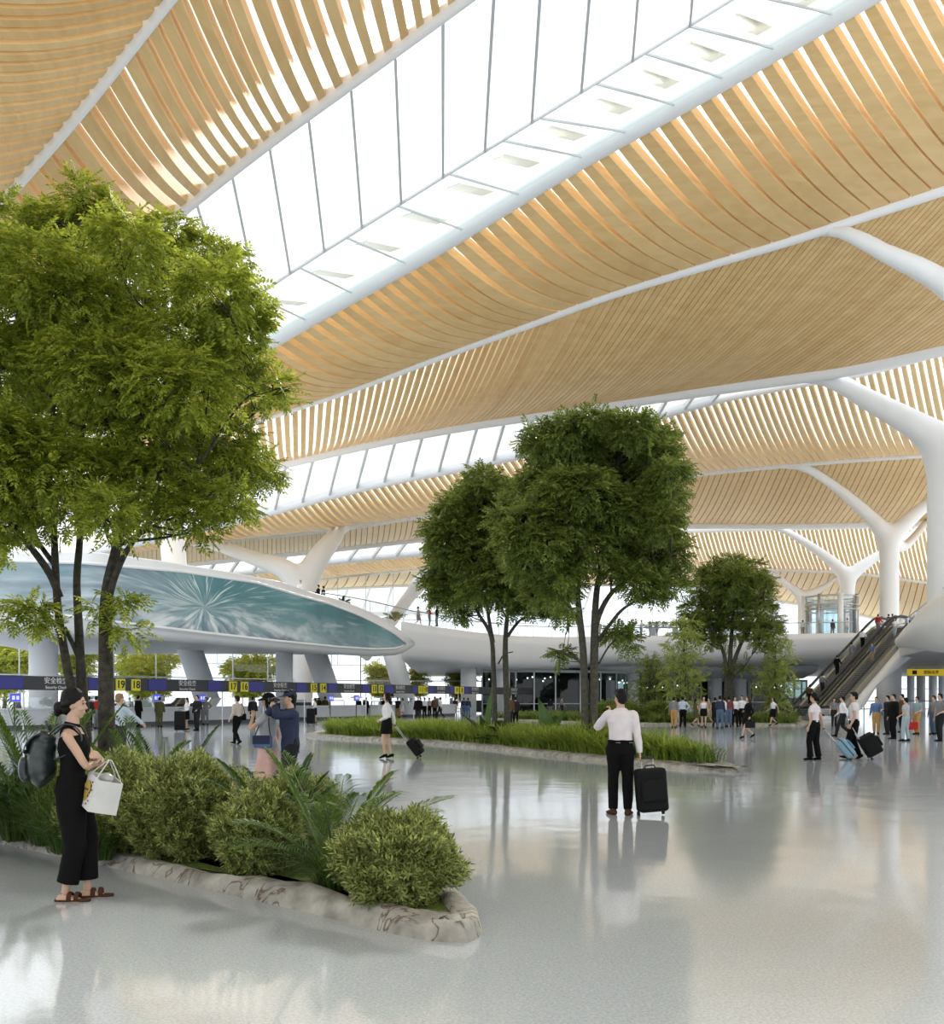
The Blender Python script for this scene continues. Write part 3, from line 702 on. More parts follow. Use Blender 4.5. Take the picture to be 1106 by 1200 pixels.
for x in (-60, 29, 128, 262, 310, 358, 430, 486, 538, 600):
    p = sline(x, -.1)[0]; M = MB(); M.box((0, 0, SZ0/2), (.06, .06, SZ0)); q_ = M.build('support_post', STEEL, sign); q_.location = p-so

# ---- counters, desks, glass screens behind the fascia
DESKW = mat('white_solid_counter', (.70, .73, .76), .3); PLINTH = mat('dark_plinth', (.10, .11, .12), .5)
def desk(x0, x1, off, label, h=1.05, group='white security counters'):
    a = sline(x0, off)[0]; b = sline(x1, off)[0]; root = empty('security_counter', a); tag(root, label, 'counter', group)
    L_ = (b-a).length; d = (b-a).normalized(); n = SN
    pr = [(0, -.5), (.12, -.1), (.6, .28), (1.4, .38)]
    pts = [d*u+n*w for u, w in pr]+[d*(L_-u)+n*w for u, w in pr[::-1]]
    def slab(z0, z1, grow):
        fr = [p+n*grow for p in pts]; bk = [p-n*1.0 for p in pts[::-1]]
        poly = [(p.x, p.y) for p in fr+[bk[0], bk[-1]]]; M = MB(); M.prism(poly, z0, z1); return M
    slab(0, .22, -.06).build('plinth', PLINTH, root); slab(.22, h, 0).build('counter_body', DESKW, root); slab(h, h+.06, .07).build('counter_top', WHITEG, root)
    M = MB(); M.bar(d*.3-n*.2+Vector((0, 0, h+.35)), d*(L_-.3)-n*.2+Vector((0, 0, h+.35)), .03, .6); M.build('glass_screen', RAILG, root)
    return root
desk(-60, 34, -2.6, 'white security counter at the left frame edge beneath the blue screen')
desk(38, 108, -2.6, 'white security counter behind the dark haired woman in black')
desk(112, 176, -2.8, 'white security counter behind the man in the pale blue shirt')
desk(180, 262, -2.8, 'white security counter below gate panels 18 and 17')
desk(268, 345, -2.8, 'white security counter behind the photographing couple')
desk(395, 458, -2.4, 'white rounded counter behind the woman with the black suitcase')
desk(463, 500, -2.4, 'white counter below gate panel 11')
desk(505, 560, -2.4, 'farthest white security counter left of the shopfront')
def booth(x, off, w, h, label, m=DARK, screen=True):
    p = sline(x, off)[0]; root = empty('scanner_booth', p, SRZ); tag(root, label, 'scanner', 'security scanners behind the counters')
    M = MB(); M.box((0, 0, h*.42), (w, 1.1, h*.84)); M.build('housing', m, root, bevel=.12)
    M = MB(); M.box((0, -.57, h*.45), (w*.62, .04, h*.5)); M.build('opening', BLACK, root)
    M = MB(); M.box((w*.1, 0, h*.92), (w*.5, .5, h*.12)); M.build('top_unit', WHITEG, root)
bl = ['at the left frame edge', 'left of the pole screen', 'behind the woman in black', 'below the number 19 panel', 'behind the white shirted woman', 'below the number 17 panel', 'left of the couple', 'right of the couple', 'below the number 13 panel', 'below the number 11 panel', 'below the number 9 panel']
for i, (x, w) in enumerate([(4, 1.8), (36, 1.2), (66, 2.0), (172, 1.9), (214, 1.5), (266, 1.6), (303, 1.5), (385, 2.2), (425, 2.4), (474, 2.0), (524, 2.0)]):
    booth(x, -5.0-(i % 3)*.7, w, 1.6+.25*(i % 2), ('white' if i % 2 else 'dark')+' baggage scanner booth '+bl[i], DESKW if i % 2 else DARK)
def pole_screen(x, off, label):
    p = sline(x, off)[0]; root = empty('pole_screen', p, SRZ); tag(root, label, 'screen', 'small blue information screens on poles')
    M = MB(); M.tube([(0, 0, 0), (0, 0, 1.5)], .04, 8); M.tube([(0, 0, 0), (0, 0, .05)], .28, 16); M.build('pole', DARK, root)
    M = MB(); M.box((0, -.03, 1.68), (.66, .08, .46)); M.build('casing', DESKW, root, bevel=.01)
    M = MB(); M.box((0, -.08, 1.68), (.58, .02, .38)); s_ = M.build('display', mat('violet_blue_display', (.06, .06, .50), emit=.8), root)
    M = MB(); M.box((-.12, -.095, 1.68), (.16, .01, .2)); M.box((.12, -.095, 1.68), (.16, .01, .2)); M.build('screen_graphic', mat('pale_blue_graphic', (.45, .5, .9), emit=.8), s_)
for x, l in [(35, 'behind the bun of the woman in black'), (200, 'left of the white shirted woman'), (253, 'below the gap before gate 17'), (356, 'right of the photographing couple'), (402, 'above the rounded counter'), (432, 'beside the woman with the suitcase')]:
    pole_screen(x, -1.2, 'small blue screen on a pole, '+l)
# yellow hanging sign
ys = P(1063, 791, 104); root = empty('hanging_sign', Vector((ys.x, 104, 4.25))); tag(root, 'yellow hanging direction sign at the right edge', 'sign')
M = MB(); M.box((2.6, 0, .3), (5.2, .25, .75)); M.build('sign_panel', YEL_ := mat('amber_sign', (.80, .58, .03), .5, emit=.25), root, bevel=.03)
M = MB(); M.tube([(.6, 0, .65), (.6, 0, 1.3)], .04, 6); M.tube([(4.6, 0, .65), (4.6, 0, 1.3)], .04, 6); M.build('hanger_rod', STEEL, root)
M = MB(); M.box((.75, -.13, .3), (.5, .02, .42)); M.box((4.4, -.13, .3), (.5, .02, .42))
M.build('sign_pictogram', mat('sign_black', (.03, .03, .03), .5), root)
o = obj('sign_lettering', text_mesh('国际出发', .42, .01), mat('sign_black', (0, 0, 0)), root); o.location = (2.6, -.135, .3); o.rotation_euler = (math.pi/2, 0, 0)
# ================================================================ PLANTING HELPERS
def np_mesh(name, verts, faces, m, parent=None):
    """verts (N,3), faces (M,k) arrays"""
    me = bpy.data.meshes.new(name); nv = len(verts); nf, k = faces.shape
    me.vertices.add(nv); me.vertices.foreach_set('co', verts.astype(np.float32).ravel())
    me.loops.add(nf*k); me.loops.foreach_set('vertex_index', faces.astype(np.int32).ravel())
    me.polygons.add(nf); me.polygons.foreach_set('loop_start', (np.arange(nf)*k).astype(np.int32)); me.polygons.foreach_set('loop_total', np.full(nf, k, np.int32))
    me.update(calc_edges=True); me.validate()
    return obj(name, me, m, parent)
def norm(a): return a/(np.linalg.norm(a, axis=-1, keepdims=True)+1e-9)
def place(temp, tfaces, pos, ydir, zhint, scale):
    """instance template (V,3) at pos (N,3); local y -> ydir, local z ~ zhint"""
    y = norm(ydir); x = norm(np.cross(y, zhint)); z = np.cross(x, y)
    s = scale[:, None, None]
    v = (temp[None, :, 0:1]*x[:, None, :]+temp[None, :, 1:2]*y[:, None, :]+temp[None, :, 2:3]*z[:, None, :])*s+pos[:, None, :]
    V = temp.shape[0]; n = len(pos)
    f = tfaces[None]+(np.arange(n)*V)[:, None, None]
    return v.reshape(-1, 3), f.reshape(-1, tfaces.shape[1])
def spray_template(n=5, leaf=.36, wid=.07, droop=.25):
    """a pinnate twig one unit long: n leaflet pairs and one at the tip; quads"""
    vs = []; fs = []
    def lf(p, d, L, w):
        p = np.array(p); d = np.array(d); d = d/np.linalg.norm(d); s = np.array([d[1], -d[0], 0])
        b = len(vs); vs.extend([p, p+d*L*.45+s*w+np.array([0, 0, .02]), p+d*L+np.array([0, 0, -.06]), p+d*L*.45-s*w+np.array([0, 0, .02])]); fs.append((b, b+1, b+2, b+3))
    for i in range(n):
        t = (i+.6)/n; z = -droop*t*t; L = leaf*(1-.45*abs(t-.45))
        for sgn in (-1, 1): lf([0, t*.85, z], [sgn*.9, .62, -.12], L, wid)
    lf([0, .85, -droop*.8], [0, 1, -.2], leaf*.8, wid)
    return np.array(vs), np.array(fs)
SPT, SPF = spray_template()
def foliage(name, clumps, n, size, m, parent, seed=1, up=.35, shell=.55):
    """clumps: list of (center Vector, (rx,ry,rz)). Sprays fan outward in layered pads."""
    r = np.random.default_rng(seed); C = np.array([tuple(c[0]) for c in clumps]); R = np.array([c[1] for c in clumps])
    w = R[:, 0]*R[:, 2]; w = w/w.sum(); idx = r.choice(len(clumps), n, p=w)
    d = norm(r.normal(size=(n, 3))); d[:, 2] = np.where(r.random(n) < .35, np.abs(d[:, 2]), d[:, 2])
    rad = shell+(1.12-shell)*r.random(n)**.8; rad *= (1+.22*np.sin(d[:, 0]*5+idx)*np.cos(d[:, 1]*4+d[:, 2]*5+idx*2))
    pos = C[idx]+d*R[idx]*rad[:, None]
    pos[:, 2] += (np.round(pos[:, 2]/(size*1.4))*(size*1.4)-pos[:, 2])*.35
    yd = d*np.array([1, 1, .45])+r.normal(size=(n, 3))*.38+np.array([0, 0, -.10])
    zh = np.tile([0, 0, 1.0], (n, 1))+r.normal(size=(n, 3))*.35+d*up
    v, f = place(SPT, SPF, pos, yd, zh, size*(.65+.7*r.random(n)))
    return np_mesh(name, v, f, m, parent)
BARK = mat('mottled_dark_bark', (.042, .038, .027), .9, noise_amt=.6, noise_scale=14, bump=.6)
BARK2 = mat('grey_green_bark', (.07, .068, .05), .9, noise_amt=.4, noise_scale=10, bump=.4)
LEAF_A = leafmat('bright_tree_leaf', (.12, .18, .02), (.38, .44, .06), .5)
LEAF_B = leafmat('mid_tree_leaf', (.09, .14, .03), (.27, .34, .08), .5)
LEAF_C = leafmat('light_sapling_leaf', (.20, .28, .06), (.42, .49, .14), .55)
LEAF_O = leafmat('painted_sunlit_leaf', (.30, .38, .05), (.62, .64, .12), .6)  # sunlight put into the leaf colour, since the outdoor crowns are backlit
def tree(name, label, base, stems, clumps, n, size, leaf, bark, seed=1, branches=True, group=None, twig=.02, per=2):
    """stems: list of (points, radii); first point at ground"""
    root = empty(name, base); tag(root, label, 'tree', group); b = Vector(base); r = random.Random(seed)
    allp = []
    for pts, rs in stems:
        s = smooth_pts([p-b for p in pts], 6); q = [float(np.interp(i/(len(s)-1)*(len(rs)-1), range(len(rs)), rs)) for i in range(len(s))]
        M = MB(); M.tube(s, q, 12); M.build('trunk', bark, root, smooth=True)
        allp += list(zip(s, q))
    if branches:
        M = MB()
        for c, R in clumps:
            c = c-b
            for k in range(per):
                tgt = c+Vector((r.uniform(-.6, .6)*R[0], r.uniform(-.6, .6)*R[1], r.uniform(-.3, .5)*R[2]))
                cand = [(p, q) for p, q in allp if p.z < tgt.z-.1*R[2] and p.z > .25*(max(pp_[0].z for pp_ in allp))]
                if not cand: cand = allp[-6:]
                p, q = min(cand, key=lambda a: (a[0]-tgt).length+r.random()*R[0]*.8+abs((tgt.z-a[0].z)-(Vector((tgt.x-a[0].x, tgt.y-a[0].y, 0)).length)*.9)*.5)
                mid = p.lerp(tgt, .5)+Vector((0, 0, -.06*(tgt-p).length))+Vector((r.uniform(-1, 1), r.uniform(-1, 1), 0))*.06*(tgt-p).length
                s = smooth_pts([p, mid, tgt], 6); q0 = min(q*.6, twig*2.2)
                M.tube(s, [q0+(twig*.25-q0)*i/(len(s)-1) for i in range(len(s))], 6)
                for kk in range(3):
                    t2 = tgt+Vector((r.uniform(-1, 1)*R[0], r.uniform(-1, 1)*R[1], r.uniform(-.5, .8)*R[2]))*.7; s0 = s[int(len(s)*.55)+kk]
                    M.tube([s0, s0.lerp(t2, .5)+Vector((0, 0, .03)), t2], [twig*.6, twig*.4, twig*.2], 5)
        M.build('branches', bark, root, smooth=True)
    foliage('foliage', [(c-b, R) for c, R in clumps], n, size, leaf, root, seed)
    return root
def px_clumps(lst, D, jd, seed, flat=.8):
    r = random.Random(seed); out = []
    for q in lst:
        x, y, rr = q[:3]; d = D+(q[3] if len(q) > 3 else r.uniform(-jd, jd)); R = rr*D/F; out.append((P(x, y, d), (R, R, R*flat)))
    return out

# ================================================================ PLANTER BEDS
STONE = mat('weathered_pale_stone', (.34, .325, .29), .85, noise_amt=.38, noise_scale=5, bump=1.0)
def stone_material():
    nt = STONE.node_tree; N = nt.nodes; L = nt.links; b = N['Principled BSDF']; t = N.new('ShaderNodeTexCoord')
    mp = N.new('ShaderNodeMapping'); mp.inputs['Scale'].default_value = (1.6, 2.6, 1.2); n = N.new('ShaderNodeTexNoise'); n.inputs['Scale'].default_value = 1.6; n.inputs['Detail'].default_value = 7
    n.inputs['Distortion'].default_value = 1.2; r = N.new('ShaderNodeValToRGB'); e = r.color_ramp.elements
    e[0].position = .455; e[0].color = (0, 0, 0, 1); e[1].position = .485; e[1].color = (1, 1, 1, 1); k = e.new(.505); k.color = (0, 0, 0, 1)
    L.new(t.outputs['Object'], mp.inputs[0]); L.new(mp.outputs[0], n.inputs['Vector']); L.new(n.outputs['Fac'], r.inputs['Fac'])
    n2 = N.new('ShaderNodeTexNoise'); n2.inputs['Scale'].default_value = 1.1; L.new(t.outputs['Object'], n2.inputs['Vector']); g = N.new('ShaderNodeMath'); g.operation = 'GREATER_THAN'; g.inputs[1].default_value = .47
    L.new(n2.outputs['Fac'], g.inputs[0]); ml = N.new('ShaderNodeMath'); ml.operation = 'MULTIPLY'; L.new(r.outputs['Color'], ml.inputs[0]); L.new(g.outputs[0], ml.inputs[1])
    src = b.inputs['Base Color'].links[0].from_socket; mx = N.new('ShaderNodeMix'); mx.data_type = 'RGBA'; L.new(ml.outputs[0], mx.inputs[0]); L.new(src, mx.inputs[6]); mx.inputs[7].default_value = (.10, .065, .04, 1)
    L.new(mx.outputs[2], b.inputs['Base Color'])
stone_material()
MOSS = mat('green_moss', (.10, .15, .015), .9, noise_amt=.5, noise_scale=20, bump=.8)
def bed(name, label, outline, rim, h, seed=3, uneven=.04):
    pts = smooth_pts([Vector((p[0], p[1], 0)) for p in outline]+[Vector((outline[0][0], outline[0][1], 0))], 5)[:-1]
    n = len(pts); cen = sum(pts, Vector())/n; o0 = cen.copy(); rings = []
    nor = []
    area = sum(pts[i].x*pts[(i+1) % n].y-pts[(i+1) % n].x*pts[i].y for i in range(n))
    for i in range(n):
        t = (pts[(i+1) % n]-pts[i-1]).normalized(); m = Vector((-t.y, t.x, 0)) if area > 0 else Vector((t.y, -t.x, 0)); nor.append(m)
    for w, z in ((0, -.02), (.04, h*.45), (rim*.35, h*.85), (rim*.8, h), (rim, h*.92), (rim*1.1, h*.6)):
        rings.append([p+nor[i]*w*(1+.25*noise.noise(p*1.3))+Vector((0, 0, z+(uneven*(noise.noise(p*1.1+Vector((0, 0, w*9)))+.5*noise.noise(p*4.3+Vector((0, 0, w*23)))) if z > 0 else 0))) for i, p in enumerate(pts)])
    M = MB(); M.grid([[q-o0 for q in R+[R[0]]] for R in rings]); root = M.build(name, STONE, None, smooth=True, loc=o0)
    tag(root, label, 'planter bed')
    M = MB(); inn = [q-o0 for q in rings[4]]; z = h*.78
    inn = [Vector((q.x, q.y, z)) for q in inn]; M.v = [tuple(q) for q in inn]+[(0, 0, z)]; c_ = len(inn)
    # fan from a local spine keeps long beds flat
    M.f = [tuple(range(len(inn)))]; M.v = M.v[:-1]; M.build('moss', MOSS, root)
    return root
# ================================================================ BED 1 (near, left)
bed('planter_bed', 'long stone rimmed planting bed in the near left, green moss inside', [(-.03, 6.22), (-.4, 6.34), (-1.2, 7.05), (-2.37, 8.06), (-3.6, 9.1), (-5.2, 10.4), (-7.5, 12.2), (-11, 15), (-14, 17.5), (-14, 21),
     (-9, 18), (-5.6, 15.0), (-4.0, 13.0), (-2.7, 11.4), (-1.3, 9.5), (-.45, 8.2), (-.08, 7.5), (.06, 6.9), (.07, 6.45)], .235, .13, uneven=.07)
t1s = [([XD(97, 12.3), P(95, 860, 12.3), P(82, 800, 12.2), P(70, 730, 12.1), P(66, 687, 12), P(63, 620, 12), P(58, 540, 12), P(66, 450, 12.1), P(85, 330, 12.2), P(98, 235, 12.3)], [.08, .06, .05, .045, .035, .022, .01]),
       ([XD(104, 12.5), P(100, 860, 12.4), P(95, 790, 12.3), P(92, 730, 12.3), P(90, 680, 12.3), P(94, 620, 12.4), P(94, 530, 12.4), P(110, 440, 12.6), P(140, 340, 12.6)], [.085, .075, .06, .05, .045, .035, .02, .01]),
       ([XD(127, 11.8), P(125, 860, 11.8), P(124, 780, 11.8), P(125, 700, 11.8), P(137, 640, 11.8), P(150, 570, 11.8), P(160, 520, 11.8), P(185, 400, 11.7), P(200, 290, 11.7)], [.12, .105, .085, .07, .05, .035, .022, .01]),
       ([P(127, 705, 11.8), P(135, 675, 11.7), P(152, 640, 11.6), P(185, 600, 11.4), P(235, 540, 11.3), P(285, 470, 11.2), P(320, 455, 11.2)], [.045, .04, .032, .02, .014, .007]),
       ([P(70, 700, 12), P(58, 672, 11.9), P(35, 640, 11.7), P(5, 605, 11.5), P(-30, 560, 11.3)], [.05, .045, .035, .02]),
       ([P(64, 662, 12), P(48, 640, 12.1), P(30, 612, 12.2), P(0, 570, 12.4)], [.035, .03, .02]),
       ([P(94, 775, 12.3), P(84, 752, 12.25), P(75, 735, 12.2)], [.035, .03, .03])]
c1 = px_clumps([(95, 232, 24), (120, 250, 26), (60, 268, 34), (12, 262, 34), (-35, 300, 45), (100, 290, 45), (150, 290, 34), (200, 275, 26), (182, 300, 34), (238, 300, 28), (265, 310, 24), (40, 320, 50), (0, 370, 50),
    (90, 360, 52), (140, 350, 40), (60, 410, 50), (255, 345, 36), (285, 365, 24), (275, 395, 32), (215, 330, 28), (150, 400, 48), (205, 400, 42), (245, 420, 40), (105, 430, 50), (10, 440, 55), (160, 450, 48), (215, 455, 45), (262, 440, 36),
    (285, 425, 22), (-40, 420, 60), (50, 480, 52), (110, 500, 50), (170, 500, 48), (225, 500, 42), (262, 520, 40), (305, 463, 22), (330, 460, 16), (295, 555, 30), (270, 550, 36), (310, 548, 18), (230, 560, 42), (175, 560, 44), (125, 560, 42),
    (65, 550, 46), (10, 530, 52), (-35, 520, 60), (20, 590, 44), (75, 600, 34), (130, 605, 26), (180, 605, 26), (225, 600, 26), (262, 590, 24), (285, 600, 14), (240, 620, 13), (-20, 600, 44), (0, 630, 26)], 11.9, 1.5, 5, .72)
low1 = [(P(35, 712, 11.7), (.24, .24, .13)), (P(15, 722, 11.6), (.14, .14, .10)), (P(48, 728, 11.8), (.2, .2, .1)), (P(142, 708, 11.6), (.18, .18, .12)), (P(112, 716, 11.6), (.12, .12, .09)), (P(150, 742, 11.6), (.2, .2, .1))]
tree('leafy_tree', 'tall multi-stemmed tree rising from the near left bed, its crown cut by the left edge', XD(110, 12.1), t1s, c1, 19000, .20, LEAF_A, BARK, 11, twig=.016)
tr1 = bpy.data.objects['leafy_tree']; b1 = tr1.location.copy()
foliage('low_foliage', [(c-b1, R) for c, R in low1], 300, .2, LEAF_A, tr1, 8, shell=.2)
M = MB()
for a, b in ((P(68, 733, 12), P(36, 712, 11.7)), (P(68, 735, 12), P(48, 728, 11.8)), (P(125, 745, 11.8), P(150, 742, 11.6)), (P(125, 735, 11.8), P(142, 708, 11.6)), (P(36, 712, 11.7), P(15, 722, 11.6))): M.tube([a-b1, a.lerp(b, .5)-b1+Vector((0, 0, .04)), b-b1], [.018, .012, .006], 6)
M.build('low_twigs', BARK, tr1, smooth=True)

# ---- clipped bushes
BUSHL = leafmat('bush_leaf', (.06, .09, .025), (.42, .47, .15), .45)
def lance_template():
    v = np.array([[0, 0, 0], [.13, .45, .03], [0, 1, -.05], [-.13, .45, .03]]); return v, np.array([[0, 1, 2, 3]])
LT, LF = lance_template()
TWIGT = []; TWIGF = []
for k in range(7):
    a = k*2.4; t = k/7; d = np.array([math.cos(a)*.75, .75, math.sin(a)*.75]); d /= np.linalg.norm(d); s = np.cross(d, [0, 1, 0]); s /= np.linalg.norm(s); p = np.array([0, t*.62, 0]); L_ = .5; b_ = len(TWIGT)
    TWIGT += [p, p+d*L_*.45+s*.07, p+d*L_, p+d*L_*.45-s*.07]; TWIGF.append((b_, b_+1, b_+2, b_+3))
TWIGT = np.array(TWIGT); TWIGF = np.array(TWIGF)
def bush(label, c, R, n, size=.11, seed=1, m=BUSHL, group='clipped bushes in the near bed', name='round_bush'):
    base = Vector((c[0], c[1], .10)); root = empty(name, base); tag(root, label, 'bush', group)
    r = np.random.default_rng(seed); d = norm(r.normal(size=(n, 3))); rad = .70+.34*r.random(n)**.8
    lump = 1+.10*np.sin(d[:, 0]*9+d[:, 2]*4+seed)+.09*np.cos(d[:, 1]*6+d[:, 2]*5+seed)
    pos = np.array([0, 0, c[2]-.10])+d*np.array(R)*(rad*lump)[:, None]; keep = pos[:, 2] > .0; pos = pos[keep]; d = d[keep]; n = len(pos)
    yd = d+r.normal(size=(n, 3))*.5+np.array([0, 0, .8]); v, f = place(TWIGT, TWIGF, pos, yd, r.normal(size=(n, 3)), size*(.7+.6*r.random(n)))
    np_mesh('foliage', v, f, m, root)
    M = MB(); r2 = random.Random(seed)
    for k in range(9):
        a = k*.7; M.tube([(math.cos(a)*.04, math.sin(a)*.04, 0), (math.cos(a)*R[0]*.3, math.sin(a)*R[1]*.3, c[2]*.8), (math.cos(a)*R[0]*.62, math.sin(a)*R[1]*.62, c[2]+R[2]*.3)], [.014, .01, .004], 5)
    M.build('stems', BARK, root)
    return root
def bpx(x, D, r, ztop, ry=1): 
    q = XD(x, D); hz = (ztop-.06)/2; return (q.x, q.y, .06+hz), (r, r*ry, hz)
for (x, D, r, zt, n, sd, lb) in [(463, 7.15, .455, .70, 3000, 1, 'round clipped bush at the tip of the near bed'),
    (303, 8.3, .37, .76, 2000, 2, 'small clipped bush between the long bush row and the arching palm'),
    (222, 9.1, .60, 1.02, 4200, 3, 'broad clipped bush right of the white tote bag'),
    (150, 9.45, .56, 1.03, 3400, 4, 'broad clipped bush directly behind the white tote bag'),
    (345, 9.3, .42, .86, 1800, 5, 'clipped bush behind the small one, touching the dark palm'),
    (100, 10.3, .5, .95, 2000, 6, 'clipped bush hidden behind the woman in black')]:
    c, R = bpx(x, D, r, zt); bush(lb, c, R, int(n*1.5), .098, sd)

# ---- palms and strap-leaved plants
PALM = leafmat('dark_palm_leaf', (.018, .048, .014), (.055, .115, .026), .25)
PALM2 = leafmat('palm_leaf', (.045, .095, .018), (.12, .20, .04), .35)
STRAP = leafmat('strap_leaf', (.035, .075, .015), (.11, .18, .04), .35)
GRASS = leafmat('fresh_grass_blade', (.13, .20, .03), (.38, .48, .09), .45)
GRASS2 = leafmat('deep_grass_blade', (.08, .13, .03), (.22, .31, .07), .4)
STALK = mat('green_stalk', (.10, .15, .04), .6)
def frond(M, Vv, Ff, org, az, length, rise, arch, nl, ll, lw, r, vshape=.5):
    """rachis tube into M; leaflets appended to Vv/Ff"""
    h = Vector((math.cos(az), math.sin(az), 0)); pts = []
    for i in range(9):
        t = i/8; pts.append(org+h*(length*(t*math.cos(rise)+.0))+Vector((0, 0, length*(t*math.sin(rise)-arch*t*t))))
    M.tube(pts, [.012*(1-t/9)+.002 for t in range(9)], 5)
    side = Vector((-h.y, h.x, 0))
    for k in range(nl):
        t = .16+.84*k/nl; f = t*8; i = min(int(f), 7); p = pts[i].lerp(pts[i+1], f-i); tan = (pts[i+1]-pts[i]).normalized(); up = side.cross(tan)*-1
        L = ll*(math.sin(math.pi*min(1, .18+t*.8))**.6)*r.uniform(.88, 1.1)
        for sg in (-1, 1):
            d = (side*sg*.8+tan*(.55+.5*t)+Vector((0, 0, vshape*.5+r.uniform(-.08, .08)))).normalized(); w = d.cross(Vector((0, 0, 1))).normalized()*lw
            b = len(Vv); m1 = p+d*L*.5; tip = p+d*L+Vector((0, 0, -.28*L)); Vv += [p, m1+w, tip, m1-w]; Ff.append((b, b+1, b+2, b+3))
def palm(label, base, nf, length, ll=.28, lw=.014, m=PALM, seed=1, rise=(.5, 1.35), arch=(.25, .6), nl=26, group='palms in the near bed', name='arching_palm', azr=None, z0=.1):
    root = empty(name, base); tag(root, label, 'palm', group); r = random.Random(seed)
    for k in range(nf):
        M = MB(); V = []; Fc = []; az = 2*math.pi*k/nf+r.uniform(-.25, .25) if azr is None else r.uniform(*azr)
        frond(M, V, Fc, Vector((math.cos(az)*.03, math.sin(az)*.03, z0)), az, length*r.uniform(.8, 1.12), r.uniform(*rise), r.uniform(*arch), nl, ll, lw, r)
        M2 = MB(); M2.v = [tuple(v) for v in V]; M2.f = Fc; fo = M2.build('frond', m, root); M.build('rachis', STALK, fo)
    return root
palm('arching palm with long drooping fronds left of the bed tip bush', XD(392, 7.95, .0), 17, 1.5, .36, .0085, PALM2, 3, nl=34, rise=(.7, 1.3), arch=(.25, .5))
palm('dark green palm tuft behind the bushes, below the couple', XD(325, 9.0, .0), 17, 1.45, .30, .009, PALM, 4, rise=(.9, 1.35), nl=34, arch=(.25, .5))
palm('feathery palm at the foot of the right tree stem', XD(165, 10.4, .0), 14, 1.6, .36, .017, PALM2, 5, rise=(.7, 1.35), arch=(.2, .5))
palm('dark palm behind the woman with the backpack', XD(22, 10.4, .0), 16, 1.65, .38, .017, PALM, 6, rise=(.6, 1.3))
palm('upright palm just left of the backpack', XD(48, 11.2, .0), 11, 1.9, .36, .017, PALM2, 7, rise=(1.05, 1.4), arch=(.1, .3))
palm('palm between the tree stems', XD(112, 11.1, .0), 13, 1.45, .32, .016, PALM, 8, rise=(.6, 1.2))
palm('thin upright palm right of the tree, against the counters', XD(190, 11.2, .0), 10, 1.7, .26, .012, PALM, 9, rise=(.9, 1.4), arch=(.15, .4))
palm('low palm at the left frame edge', XD(-10, 10.6, .0), 14, 1.5, .34, .016, PALM, 10)
def tuft(label, base, n, h, w, m, seed, spread=.5, name='grass_clump', cat='grass', group=None, kind=None, lean=.8, R0=.1):
    root = empty(name, base) if kind is None else None
    r = np.random.default_rng(seed); az = r.uniform(0, 2*np.pi, n); L = h*(.6+.6*r.random(n)); ln = lean*(.25+.9*r.random(n)); org = np.stack([np.cos(az)*R0*r.random(n), np.sin(az)*R0*r.random(n), np.full(n, .08)], 1)
    hd = np.stack([np.cos(az), np.sin(az), np.zeros(n)], 1); sd = np.stack([-np.sin(az), np.cos(az), np.zeros(n)], 1); vs = []
    for t, ww in ((0, 1), (.35, .95), (.7, .7), (1, .06)):
        c = org+hd*(L*ln*t*t)[:, None]*.9+np.array([0, 0, 1.])*(L*(t-.42*ln*t*t))[:, None]; vs += [c-sd*w*ww, c+sd*w*ww]
    v = np.stack(vs, 1).reshape(-1, 3); f = np.concatenate([np.arange(n)[:, None]*8+np.array([[2*i, 2*i+1, 2*i+3, 2*i+2]]) for i in range(3)])
    o = np_mesh('blades', v, f, m, root); tag(root, label, cat, group); return root
for (x, D, h, sd, lb) in [(52, 9.9, .85, 1, 'dark strap-leaved grass clump behind the legs of the woman in black'), (18, 10.2, .85, 2, 'dark grass clump left of the woman in black'), (-18, 10.8, .8, 3, 'dark grass clump cut by the left edge'),
                          (75, 9.4, .65, 4, 'dark grass clump by the knees of the woman in black'), (392, 7.55, .52, 5, 'strap-leaved clump in front of the arching palm'), (0, 9.9+.8, .7, 6, 'low dark grass clump beside the stone rim, far left'), (115, 9.0, .45, 7, 'small strap-leaved clump at the foot of the bush behind the tote bag')]:
    tuft(lb, XD(x, D), 330, h*1.25, .0048, STRAP, sd, lean=1.25, R0=.16, group='strap-leaved clumps in the near bed', name='strap_leaf_clump')

# ================================================================ BED 2 (middle)
def gpts(l): return [tuple(G(x, y)[:2]) for x, y in l]
bed2_front = [(868, 906), (820, 903), (760, 898), (690, 891), (620, 884), (560, 877), (500, 872), (440, 868), (395, 866), (365, 863.5)]
bed2_back = [(358, 861.5), (375, 859.5), (420, 858.5), (480, 859.5), (540, 861), (600, 863), (660, 867), (720, 873), (780, 881), (830, 891), (862, 900)]
bed('planter_bed', 'long grassy planting bed in mid hall behind the man with the suitcase', gpts(bed2_front+bed2_back), .5, .14, uneven=.03)
bed3 = [(940, 850.5), (880, 850), (820, 849.6), (740, 849.5), (690, 848), (640, 846.5), (600, 845), (572, 843), (600, 841.5), (700, 842), (800, 842.5), (900, 842.5), (945, 846)]
bed('planter_bed', 'far low planting bed under the saplings by the escalator foot', gpts(bed3), .5, .14, uneven=.03)
def inside(q, poly):
    c = np.zeros(len(q), bool); n = len(poly)
    for i in range(n):
        a, b = poly[i], poly[i-1]
        if a[1] == b[1]: continue
        c ^= ((a[1] > q[:, 1]) != (b[1] > q[:, 1])) & (q[:, 0] < (b[0]-a[0])*(q[:, 1]-a[1])/(b[1]-a[1])+a[0])
    return c
